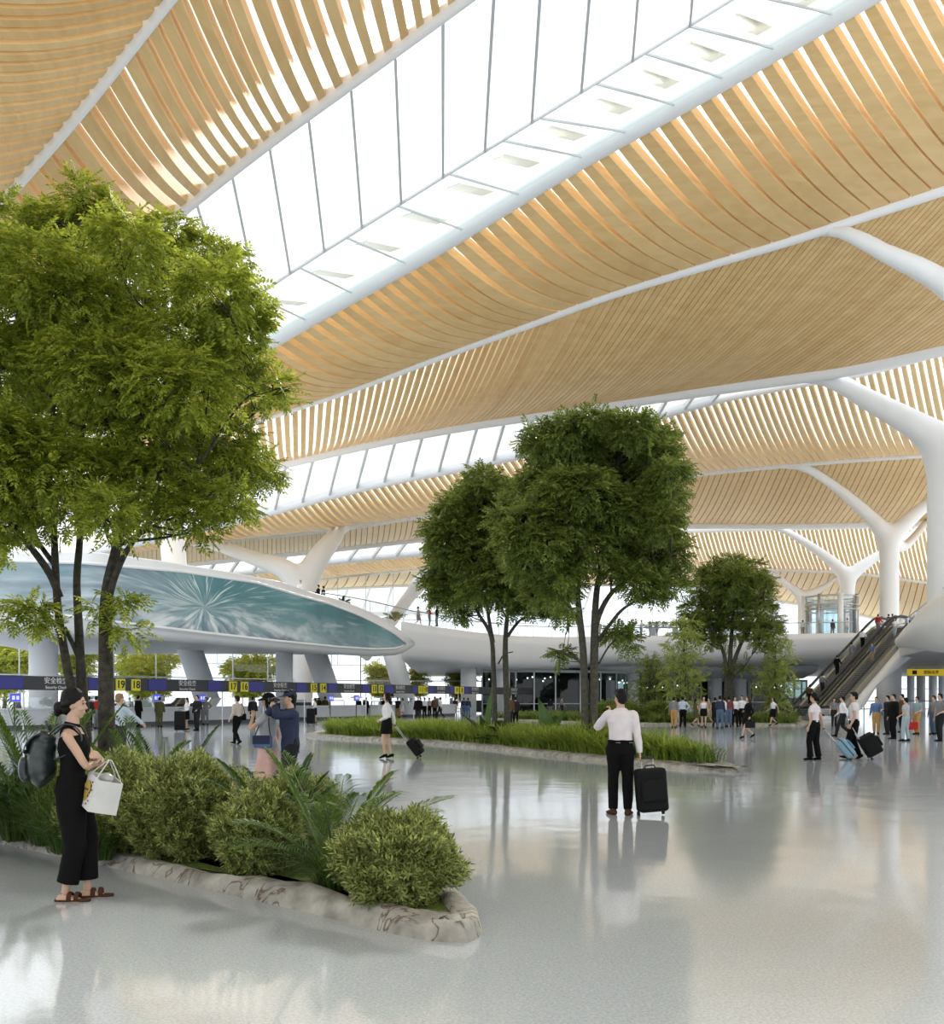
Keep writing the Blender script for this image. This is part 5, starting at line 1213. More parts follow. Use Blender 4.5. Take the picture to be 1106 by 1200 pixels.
def hair_mesh(f, key, kind):
    def mk():
        M = MB(); H = f.head; R = f.hm(); T = lambda x, y, z: H+R@V3((x, y, z)); k = .95 if f.f else 1
        if kind in ('short', 'bun', 'long', 'bob', 'tail'):
            M.ell(T(-.022, 0, .038), (.094*k, .083*k, .098*k), 20, 14, rot=R); M.ell(T(-.050, 0, -.010), (.062, .074*k, .080), 16, 12, rot=R)
            if kind == 'short': M.ell(T(.03, .01, .095), (.055, .06, .030), 12, 8, rot=R)
        if kind == 'bald': M.ell(T(-.045, 0, -.01), (.055, .079*k, .045), 14, 10, rot=R)
        if kind == 'bun':
            M.ell(T(-.112, 0, -.030), (.050, .052, .055), 14, 10, rot=R); M.ell(T(-.13, .012, -.062), (.032, .03, .04), 10, 8, rot=R); M.ell(T(-.02, 0, .062), (.092, .080, .088), 16, 12, rot=R)
            for y in (-1, 1): M.tube([T(.035, y*.070, .05), T(-.02, y*.083, .02), T(-.09, y*.055, -.01)], [.014, .024, .02], 8)
        if kind in ('long', 'bob', 'tail'):
            L = {'long': .34, 'bob': .13, 'tail': .26}[kind]; w = .075 if kind != 'tail' else .03
            M.tube([T(-.06, 0, 0), T(-.085, 0, -.08), T(-.10, 0, -.08-L*.5), T(-.09, 0, -.05-L)], [(w, .05), (w*1.05, .042), (w, .035), (w*.5, .015)], 14, flat=(0, 1, 0))
            if kind != 'tail':
                for y in (-1, 1): M.tube([T(.01, y*.072, .03), T(.0, y*.083, -.05), T(-.03, y*.078, -.10-L*.25)], [.02, .026, .012], 8)
        me = remesh(M.mesh('h'), (.015, .009, .0062)[f.hi], 2, 'hair')
        if f.hi: wrinkle(me, .006, 40)
        return me
    return cached(('hair', kind)+key, mk)
def cap_mesh(f, key, brim):
    def mk():
        M = MB(); H = f.head; R = f.hm(); T = lambda x, y, z: H+R@V3((x, y, z)); n = 24; rows = []
        for j in range(8):
            a = j/7*math.pi/2; rows.append([T(-.012+.103*math.cos(a)*math.cos(b), .086*math.cos(a)*math.sin(b), .045+.088*math.sin(a)) for b in [2*math.pi*q/n for q in range(n+1)]])
        M.grid(rows)
        if brim == 'cap':
            rows = [[T(-.012+(.100+.085*t*max(0, math.cos(b)))*math.cos(b), .084*math.sin(b), .046-.022*t*math.cos(b)) for b in [math.pi*(q/16-.5) for q in range(17)]] for t in (0, .5, 1)]; M.grid(rows); M.grid([[p+V3((0, 0, -.006)) for p in R_] for R_ in rows])
        else:
            rows = [[T(-.012+(.10+.075*t)*math.cos(b), (.085+.07*t)*math.sin(b), .050-.03*t*(1+.4*math.sin(b*2))) for b in [2*math.pi*q/n for q in range(n+1)]] for t in (0, .5, 1)]; M.grid(rows); M.grid([[p+V3((0, 0, -.006)) for p in R_] for R_ in rows])
        return M.mesh('cap', True)
    return cached(('cap', brim)+key, mk)
def shoe_mesh(f, key, i, kind):
    def mk():
        M = MB(); hl, fd, u = f.foot(M, i, .008, .03 if kind == 'shoe' else 0)
        if kind == 'heel': M.tube([hl+u*.0, hl-V3((0, 0, max(.03, hl.z+.04)))], [.014, .006], 8)
        me = remesh(M.mesh('sh'), (.015, .008, .006)[f.hi], 1, 'shoe'); return me
    return cached(('shoe', i, kind)+key, mk)
SKIN = mat('skin', (.56, .36, .26), .5)
def cloth(name, c): return mat('cloth_'+name, c, .9, noise_amt=.08, noise_scale=6, spec=.15)
COLS = dict(white=(.74, .74, .76), pinkwhite=(.74, .68, .70), black=(.0055, .0055, .006), charcoal=(.020, .021, .024), grey=(.20, .20, .21), lightgrey=(.42, .43, .45), navy=(.035, .045, .085), blue=(.10, .17, .32), paleblue=(.50, .58, .70), jeans=(.09, .13, .20),
    lightjeans=(.34, .42, .45), tan=(.42, .25, .09), khaki=(.30, .24, .14), olive=(.085, .09, .035), brown=(.11, .06, .035), red=(.42, .03, .025), burgundy=(.16, .05, .05), beige=(.52, .46, .42), orange=(.55, .16, .05), pink=(.72, .46, .41), teal=(.25, .35, .37), skinrose=(.60, .42, .36), leather=(.075, .035, .022), hair=(.005, .0045, .0045), brownhair=(.045, .018, .010), fair=(.30, .20, .12))
def cm(n): return cloth(n, COLS[n]) if n not in ('hair', 'brownhair') else mat('hair_'+n, COLS[n], .55, noise_amt=.3, noise_scale=60, spec=.2)
def part(name, me, m, parent):
    o = bpy.data.objects.new(name, me); COL.objects.link(o); o.parent = parent
    if len(me.materials) == 0: me.materials.append(m)
    o.material_slots[0].link = 'OBJECT'; o.material_slots[0].material = m
    return o
def person(label, pos, heading, pose='stand', top=('shirt', 'white'), bot=('pants', 'black'), hair=('short', 'hair'), shoes='black', female=False, H=1.72, hi=0, group=None, hat=None, skin=SKIN):
    """heading in degrees: 0 faces +X (right), 90 away from camera, 180 left, 270 to camera"""
    heels = shoes == 'heels' or (isinstance(shoes, tuple) and shoes[0] == 'heel'); f = Fig(pose, female, heels, hi); key = (pose if isinstance(pose, str) else str(sorted(pose.items())), female, heels, hi)
    root = part('person', body_mesh(f, key), skin, None); root.parent = None; k = H/(1.735+(.045 if heels else 0)); root.scale = (k, k, k); root.location = V3(pos)+V3((0, 0, .045*k if heels else 0)); root.rotation_euler = (0, 0, math.radians(heading)); tag(root, label, 'person', group)
    t, tc_ = top
    if t == 'shirt': part('shirt', shirt_mesh(f, key, 1.0, z0=1.0 if hi else .98, hem=.002), cm(tc_), root)
    elif t == 'short': part('shirt', shirt_mesh(f, key, .4, z0=.99, g=.018, hem=.002), cm(tc_), root)
    elif t == 'loose': part('shirt', shirt_mesh(f, key, .4, z0=.84, g=.024, hem=.01), cm(tc_), root)
    elif t == 'jacket': part('jacket', shirt_mesh(f, key, 1.0, z0=.80, g=.027, hem=.012), cm(tc_), root)
    elif t == 'tank': part('top', shirt_mesh(f, key, 0, z0=.92, g=.010, z1=1.36), cm(tc_), root)
    elif t == 'dress': part('dress', shirt_mesh(f, key, .4 if hi else .3, z0=.88, g=.014), cm(tc_), root)
    elif t == 'suitdress': part('dress', shirt_mesh(f, key, 1.0, z0=.88, g=.018), cm(tc_), root)
    b, bc = bot
    if b == 'pants': part('trousers', pants_mesh(f, key), cm(bc), root)
    elif b == 'wide': part('trousers', pants_mesh(f, key, .018, flare=.028), cm(bc), root)
    elif b == 'crop': part('trousers', pants_mesh(f, key, .022, length=.80, flare=.022), cm(bc), root)
    elif b == 'skirt': part('skirt', skirt_mesh(f, key, z0=.55), cm(bc), root)
    elif b == 'mini': part('skirt', skirt_mesh(f, key, z0=.62, flare=.0), cm(bc), root)
    elif b == 'longskirt': part('skirt', skirt_mesh(f, key, z0=.28, flare=.06, pleat=.05), cm(bc), root)
    if hair: part('hair', hair_mesh(f, key, hair[0]), cm(hair[1]), root)
    if hat: part('hat' if hat[0] != 'cap' else 'cap', cap_mesh(f, key, hat[0]), cm(hat[1]), root)
    if shoes:
        kind = 'heel' if heels else 'shoe'; sm = cm('black' if shoes == 'heels' else shoes)
        for i in (0, 1): part('shoe', shoe_mesh(f, key, i, kind), sm, root)
    if hi:
        R = f.hm(); T = lambda x, y, z: f.head+R@V3((x, y, z)); k2 = .95 if female else 1
        M = MB()
        for y in (-1, 1): M.ell(T(.0765*k2, y*.031, .012), (.006, .011, .005), 10, 6, rot=R)
        M.build('eyes', mat('dark_eye', (.015, .01, .008), .2), root, smooth=True)
        M = MB()
        for y in (-1, 1): M.tube([T(.083*k2, y*.016, .036), T(.082*k2, y*.032, .041), T(.070*k2, y*.050, .034)], [.0025, .0035, .002], 6)
        M.build('eyebrows', cm('hair'), root, smooth=True)
        M = MB(); M.tube([T(.077, -.019, -.061), T(.0865, 0, -.060), T(.077, .019, -.061)], [.003, .005, .003], 8, flat=(0, 0, 1)); M.build('lips', mat('lips', (.42, .16, .13), .4), root, smooth=True)
    root['fig'] = 0; del root['fig']
    return root, f, k
def wpt(root, local):                                   # local point of a person -> world
    a = root.rotation_euler.z; s = root.scale[0]; l = V3(local)*s
    return V3((root.location.x+l.x*math.cos(a)-l.y*math.sin(a), root.location.y+l.x*math.sin(a)+l.y*math.cos(a), root.location.z+l.z))
# ---- luggage
def rbox(c, size, bev, ax=None):
    M = MB(); M.box(c, size, ax); return M
def suitcase(label, wheel, hand, col, w=.42, d=.26, h=.62, group=None, soft=False, trim=None, wdir=None, front=None):
    """a wheeled case standing on `wheel`, its pull handle reaching `hand`"""
    wheel = V3(wheel); hand = V3(hand); u = (hand-wheel).normalized(); root = empty('suitcase', wheel); tag(root, label, 'suitcase', group)
    hz = V3((u.x, u.y, 0))
    sd = V3(wdir).normalized() if wdir else (hz.normalized().cross(V3((0, 0, 1))) if hz.length > .1 else V3((1, 0, 0)))
    sd = (sd-u*sd.dot(u)).normalized(); fr = sd.cross(u)                      # case thickness axis
    if fr.z < 0 and hz.length > .1: fr = -fr
    if hz.length < .1 and front is not None and fr.dot(V3(front)) < 0: fr = -fr
    cc = u*(h/2+.06)+fr*(d/2*.9)
    M = MB(); M.box(cc, (w, d, h), (sd, fr, u)); M.build('shell', col, root, bevel=.05)
    M = MB(); M.box(cc+fr*(d/2+.03), (w*.82, .07, h*.5), (sd, fr, u)); M.build('front_pocket', trim or col, root, bevel=.025)
    if trim: M = MB(); M.box(cc+fr*d*.1, (w+.012, .03, h+.012), (sd, fr, u)); M.build('side_trim', BLACK, root, bevel=.01)
    M = MB()
    top = (hand-wheel).length
    for s_ in (-1, 1): M.tube([u*(h*.5)+sd*s_*w*.2+fr*.02, u*(top)+sd*s_*w*.2+fr*.02], .009, 6)
    ph = M.build('pull_handle', STEEL, root, smooth=True)
    M = MB(); M.tube([u*top-sd*w*.22+fr*.02, u*top+sd*w*.22+fr*.02], .016, 8); M.build('grip', BLACK, ph, smooth=True)
    M = MB(); M.tube([u*(h+.06)+sd*-.08+fr*d*.5, u*(h+.10)+sd*-.06+fr*d*.5, u*(h+.10)+sd*.06+fr*d*.5, u*(h+.06)+sd*.08+fr*d*.5], .012, 6); M.build('carry_handle', BLACK, root, smooth=True)
    for s_ in (-1, 1):
        M = MB(); c = sd*s_*w*.42+V3((0, 0, .035)); M.tube([c-sd*.015, c+sd*.015], .035, 12); M.build('wheel', BLACK, root, smooth=True)
    return root
# ================================================================ NEAR FIGURES
# --- woman in black with crossed arms, backpack and tote
wp = dict(aL=(.10, .07, .065), aR=(-.04, -.075, .065), wL=(.235, -.085, 1.17), wR=(.20, .10, 1.12), hL=(.3, .6, -1), hR=(.45, -.45, -1), head=.05, tilt=.05, hdR=(-.05, 1, .05), hdL=(-.10, -.8, .35), curlR=.6, curlL=.75, pnR=(-1, 0, 0), pnL=(-1, 0, -.2))
w_, wf, wk = person('woman in a sleeveless black jumpsuit standing with crossed arms by the near bed', G(85, 1054), 8, wp, top=('tank', 'black'), bot=('crop', 'black'), hair=('bun', 'hair'), shoes=None, female=True, H=1.70, hi=2)
WJ = cm('black')
M = MB()
for y in (-1, 1): M.tube(smooth_pts([(-.075, y*.055, 1.30), (-.06, y*.085, 1.40), (.0, y*.09, 1.425), (.06, y*.08, 1.37), (.095, y*.065, 1.30)], 4), .011, 6)
M.build('shoulder_strap', WJ, w_, smooth=True)
M = MB(); M.tube([(0, 0, .99), (0, 0, 1.03)], [(.135, .105), (.13, .10)], 20, flat=(0, 1, 0)); M.build('waistband', cm('charcoal'), w_, smooth=True)
SAND = cm('leather')
for i in (0, 1):
    a = wf.ank[i]; fa = (.12, -.12)[i]; f_ = V3((math.cos(fa), math.sin(fa), 0)); s_ = V3((-f_.y, f_.x, 0)); M = MB()
    q = a-V3((0, 0, a.z-.012)); M.tube([q-f_*.075, q-f_*.03, q+f_*.08, q+f_*.15, q+f_*.205], [(.03, .012), (.042, .014), (.045, .014), (.050, .014), (.025, .012)], 12, flat=s_)
    sn = M.build('sandal', SAND, w_, smooth=True)
    M = MB()
    for t in (.045, .105): M.tube([q+f_*t-s_*.046, q+f_*t-s_*.035+V3((0, 0, .048)), q+f_*t+s_*.0+V3((0, 0, .064)), q+f_*t+s_*.035+V3((0, 0, .048)), q+f_*t+s_*.046], [(.019, .006)]*5, 8, flat=f_)
    M.build('sandal_strap', SAND, sn, smooth=True)
# backpack (a thing of its own, worn on her back)
def on(root, M, name, m, parent=None, smooth=True, bevel=0):
    o = M.build(name, m, parent, smooth=smooth, bevel=bevel); return o
def worn(root, name, local, label, cat, group=None):
    e = empty(name, wpt(root, local), root.rotation_euler.z); s = root.scale[0]; e.scale = (s, s, s); return tag(e, label, cat, group)
LEA = mat('dark_green_leather', (.022, .032, .033), .32, noise_amt=.4, noise_scale=12, bump=.15)
bp = worn(w_, 'backpack', (-.13, 0, 1.0), 'dark shiny backpack on the back of the woman in black', 'backpack')
M = MB(); M.tube(smooth_pts([(-.06, 0, -.02), (-.10, 0, .03), (-.115, 0, .16), (-.09, 0, .30), (-.05, 0, .38)], 4), [(.10, .06)]+[(.155, .095)]*4+[(.16, .115)]*4+[(.15, .10)]*4+[(.13, .075)]*3+[(.09, .04)], 18, flat=(0, 1, 0)); bm_ = remesh(M.mesh('b'), .012, 2, 'pack_body'); wrinkle(bm_, .014, 9); obj('pack_body', bm_, LEA, bp)
M = MB(); M.tube(smooth_pts([(-.19, 0, .0), (-.225, 0, .04), (-.225, 0, .13), (-.20, 0, .17)], 4), [(.09, .03)]+[(.125, .055)]*10+[(.1, .04)]*2, 14, flat=(0, 1, 0)); M.build('front_pocket', LEA, bp, smooth=True)
M = MB(); M.tube(smooth_pts([(-.075, 0, .37), (-.14, 0, .35), (-.20, 0, .28), (-.215, 0, .21)], 4), [(.10, .012)]+[(.135, .018)]*11+[(.11, .014)], 12, flat=(0, 1, 0)); M.build('flap', LEA, bp, smooth=True)
M = MB(); M.box((-.228, -.05, .20), (.015, .05, .05)); M.box((-.21, -.10, .27), (.03, .05, .06)); M.build('buckle', STEEL, bp, bevel=.006)
M = MB(); M.tube(smooth_pts([(-.05, .03, .39), (-.08, .0, .47), (-.04, -.02, .43)], 5), .011, 8); M.build('grab_loop', LEA, bp, smooth=True)
for y in (-1, 1):
    M = MB(); M.tube(smooth_pts([(-.03, y*.07, .36), (.04, y*.085, .43), (.13, y*.09, .445), (.20, y*.085, .40), (.222, y*.09, .30), (.14, y*.125, .21), (.02, y*.12, .16)], 5), [(.017, .007)]*31, 8); M.build('shoulder_strap', LEA, bp, smooth=True)
# tote bag hanging from her forearm
TOTE = mat('white_canvas', (.66, .66, .64), .8, noise_amt=.05, noise_scale=8)
tb = worn(w_, 'tote_bag', (.225, -.11, .755), 'white canvas tote with a yellow print hanging from the arm of the woman in black', 'bag')
tb.rotation_euler.z -= 1.05; tb.rotation_euler.x = -.22; tb.rotation_euler.y = .08; tb.scale = (.86, .86, .86)
fr_ = [V3((-.15, -.13, 0)), V3((.15, -.13, 0)), V3((.15, .13, 0)), V3((-.15, .13, 0))]
def totep(x, y, z): return V3((x*(1+.12*z/.3)+.05*z, y*(1-.15*z/.3), z-.12*(x)+.0))
rows = []
for z in (0, .02, .1, .2, .3):
    R_ = []
    for a, b in zip(fr_, fr_[1:]+fr_[:1]):
        for t in (0, .25, .5, .75): q = a.lerp(b, t); bul = 1+.05*math.sin(math.pi*t); R_.append(totep(q.x*bul, q.y*bul, z))
    R_.append(R_[0]); rows.append(R_)
M = MB(); M.grid(rows); M.v += [tuple(v) for v in rows[0][:-1]]; n0 = len(M.v); M.f.append(tuple(range(n0-16, n0))[::-1])
rin = [[V3((p.x*.96, p.y*.94, p.z)) for p in R_] for R_ in rows[::-1]]; M.grid([rows[-1], rin[0]]); M.grid(rin); M.build('bag_body', TOTE, tb, smooth=False)
for y in (-1, 1):
    M = MB(); M.tube(smooth_pts([totep(-.085, y*.134, .26), totep(-.075, y*.12, .32), (-.035, y*.02, .44), (.02, y*.02, .45), totep(.075, y*.12, .32), totep(.085, y*.134, .26)], 5), [(.014, .004)]*26, 8, flat=(1, 0, 0)); M.build('handle', TOTE, tb, smooth=True)
M = MB(); c_ = totep(-.03, -.138, .15); M.add([c_+V3((.095*math.cos(a)*(1+.12*math.sin(3*a)), -.006, .095*math.sin(a))) for a in [2*math.pi*q/22 for q in range(22)]], [tuple(range(22))]); pr_ = M.build('yellow_print', mat('mustard_print', (.50, .34, .06), .8), tb)
M = MB()
for q in range(7):
    t = q/6; cq = totep(.06+.03*math.sin(q*2), -.144, .05+.20*t); M.box(cq, (.018, .003, .014))
M.box(c_+V3((.0, -.010, .012)), (.10, .003, .012)); M.build('print_marks', mat('print_ink', (.06, .05, .05), .8), pr_)
M = MB(); M.ell(totep(.02, 0, .30), (.10, .06, .05), 14, 10); M.build('bag_contents', mat('grey_plastic', (.42, .44, .44), .3), tb, smooth=True)

# --- man in white shirt with suitcase, seen from behind
mp = dict(aL=(.03, .10, .08), aR=(-.03, -.10, .08), wL=(.13, .165, 1.40), wR=(-.03, -.26, .86), hL=(-.1, .8, -1), head=.55, hdL=(.1, -.35, 1), curlL=.9, curlR=1.1, fa=(.35, -.25))
m_, mf, mk_ = person('man in a white shirt and black trousers seen from behind, hand raised to his face', G(727, 955), 84, mp, top=('shirt', 'pinkwhite'), bot=('pants', 'black'), hair=('short', 'hair'), shoes='leather', H=1.745, hi=2)
M = MB(); M.tube([(0, 0, 1.012), (0, 0, 1.040)], [(.178, .133), (.176, .131)], 24, flat=(0, 1, 0)); M.build('belt', cm('black'), m_, smooth=True)
hw_ = wpt(m_, mf.wr[1]+V3((0, 0, -.06))); mw = G(753, 954); mw.x = hw_.x+.20
CASE = mat('black_nylon', (.006, .0065, .007), .7, noise_amt=.2, noise_scale=30, bump=.1, spec=.2)
suitcase('black upright suitcase standing right beside the man in the white shirt', (hw_.x+.16, hw_.y+.02, 0), (hw_.x+.10, hw_.y+.04, .80), CASE, w=.42, d=.24, h=.60, wdir=(1, .12, 0), front=(0, -1, 0))
# --- photographing couple
cp = dict(aL=(.03, .11, .08), aR=(-.03, -.11, .08), wL=(.235, .055, 1.50), wR=(.235, -.055, 1.50), hL=(.1, 1, -.6), hR=(.1, -1, -.6), head=-.1, hdL=(.55, -.55, .35), hdR=(.55, .55, .35), curlL=.8, curlR=.8)
cpos = XD(340, 14.1)
c_m, cf, ck = person('man in a navy jacket and cap holding a camera to his face', cpos, 205, cp, top=('jacket', 'navy'), bot=('pants', 'charcoal'), hair=('short', 'hair'), shoes='black', H=1.74, hi=2, hat=('cap', 'navy'))
ce = worn(c_m, 'camera', (.225, 0, 1.60), 'black camera held up by the man in the navy cap', 'camera')
M = MB(); M.box((0, 0, 0), (.05, .13, .08)); M.build('camera_body', BLACK, ce, bevel=.01); M = MB(); M.tube([(.02, 0, 0), (.10, 0, 0)], .032, 14); M.build('lens', BLACK, ce, smooth=True)
gp = dict(aL=(.03, .08, .08), aR=(-.05, -.08, .08), wL=(.22, .10, 1.38), wR=(.02, -.23, .86), hL=(.1, .7, -1), head=.2, curlL=.8)
g_m, gf, gk = person('woman in a pink skirt and black hat standing left of the man with the camera', XD(315, 14.3), 165, gp, top=('loose', 'lightgrey'), bot=('longskirt', 'pink'), hair=('long', 'hair'), shoes='beige', female=True, H=1.70, hi=2, hat=('sunhat', 'black'))
bg_ = worn(g_m, 'shoulder_bag', (-.02, .24, 1.0), 'blue shoulder bag on the woman in the pink skirt', 'bag')
M = MB(); M.box((0, 0, 0), (.30, .10, .19)); M.build('bag_body', cm('blue'), bg_, bevel=.03); M = MB(); M.box((0, .055, .03), (.29, .015, .13)); M.build('bag_flap', cm('navy'), bg_, bevel=.006)
M = MB(); M.tube(smooth_pts([(-.13, 0, .09), (-.07, -.06, .28), (-.02, -.18, .46), (.02, -.24, .45), (.09, -.10, .28), (.13, 0, .09)], 4), .009, 6); M.build('bag_strap', cm('navy'), bg_, smooth=True)
# --- woman in a black skirt pulling a suitcase
sp_ = dict(aL=(.05, .065, .085), aR=(-.10, -.065, .085), wL=(.17, .12, 1.0), wR=(-.14, -.27, .88), head=.15, curlR=1.2, curlL=.5, ax=0)
s_w, sf, sk = person('woman in a white blouse and short black skirt pulling a suitcase', G(453.5, 889), 172, sp_, top=('shirt', 'white'), bot=('mini', 'black'), hair=('bob', 'hair'), shoes='heels', female=True, H=1.78, hi=1)
hh = wpt(s_w, sf.wr[1]+V3((-.01, 0, -.05))); suitcase('small black suitcase tilted behind the woman in the short skirt', (G(491, 888.5).x, hh.y-.05, 0), hh, CASE, w=.36, d=.24, h=.50, wdir=(0.25, 1, 0))
# --- cabin crew
pw_ = dict(aL=(.05, .11, .08), aR=(-.06, -.12, .08), wL=(.03, .23, .86), wR=(-.12, -.24, .86), head=.25, curlR=1.2)
k1, kf1, kk1 = person('uniformed woman in a short-sleeved white shirt and black trousers with a blue case', G(954, 890.5), 130, pw_, top=('short', 'pinkwhite'), bot=('wide', 'black'), hair=('bun', 'hair'), shoes='black', female=True, H=1.76, hi=1)
hh = wpt(k1, kf1.wr[1]+V3((0, 0, -.05))); suitcase('light blue and black wheeled case behind the uniformed woman', (G(990, 889.5).x, hh.y+.0, 0), hh, mat('sky_blue_case', (.20, .36, .48), .45), w=.36, d=.26, h=.52, wdir=(.25, 1, 0), trim=mat('blue_trim', (.10, .22, .33), .5))
pm_ = dict(aL=(.16, .08, .09), aR=(-.12, -.09, .10), wL=(.08, .24, .88), wR=(.05, -.26, .84), head=.1, kfoot=1, curlL=1.0, curlR=1.0)
k2, kf2, kk2 = person('uniformed man in a short-sleeved white shirt pulling a big black bag', G(1001, 889), 155, pm_, top=('short', 'pinkwhite'), bot=('pants', 'black'), hair=('short', 'hair'), shoes='black', H=1.80, hi=1)
for rt, fg in ((k1, kf1), (k2, kf2)):
    for i in (0, 1): M = MB(); M.box(fg.sh[i]+V3((0, (-.05 if i == 0 else .05), .052)), (.05, .09, .012)); M.build('epaulette', cm('black'), rt, bevel=.004)
hh = wpt(k2, kf2.wr[0]+V3((0, 0, -.05))); sb_ = suitcase('bulky soft black wheeled bag trailing behind the uniformed man', (G(1016, 889).x, hh.y, 0), hh, CASE, w=.42, d=.42, h=.56, wdir=(.2, 1, 0))
# --- man in pale blue shirt leaning over, beyond the left palms
lp = dict(aL=(.03, .1, .08), aR=(-.03, -.1, .08), wL=(.10, .30, .98), wR=(.46, -.32, 1.02), hR=(-.2, -.7, -1), head=-.1, lean=.02)
person('man in a pale blue shirt seen from behind the tree, one arm reaching right', XD(139, 21.5), 60, lp, top=('shirt', 'paleblue'), bot=('pants', 'charcoal'), hair=('short', 'fair'), shoes='black', H=1.73, hi=1)
bw = dict(aL=(-.18, .08, .12), aR=(.22, -.08, .09), wL=(.12, .24, .90), wR=(.06, -.22, .92), kfoot=-1, head=.1)
b_, bf_, bk_ = person('person in a beige sweater walking with a black shoulder bag', G(278, 872), 150, bw, top=('shirt', 'beige'), bot=('pants', 'black'), hair=('short', 'hair'), shoes='black', H=1.74, hi=1)
e_ = worn(b_, 'shoulder_bag', (-.05, -.23, .97), 'black shoulder bag of the walker in the beige sweater', 'bag')
M = MB(); M.box((0, 0, 0), (.28, .09, .24)); M.build('bag_body', cm('black'), e_, bevel=.03); M = MB(); M.tube(smooth_pts([(-.1, 0, .1), (-.06, .04, .35), (.0, .09, .47), (.06, .05, .35), (.1, 0, .1)], 4), .012, 6); M.build('bag_strap', cm('black'), e_, smooth=True)

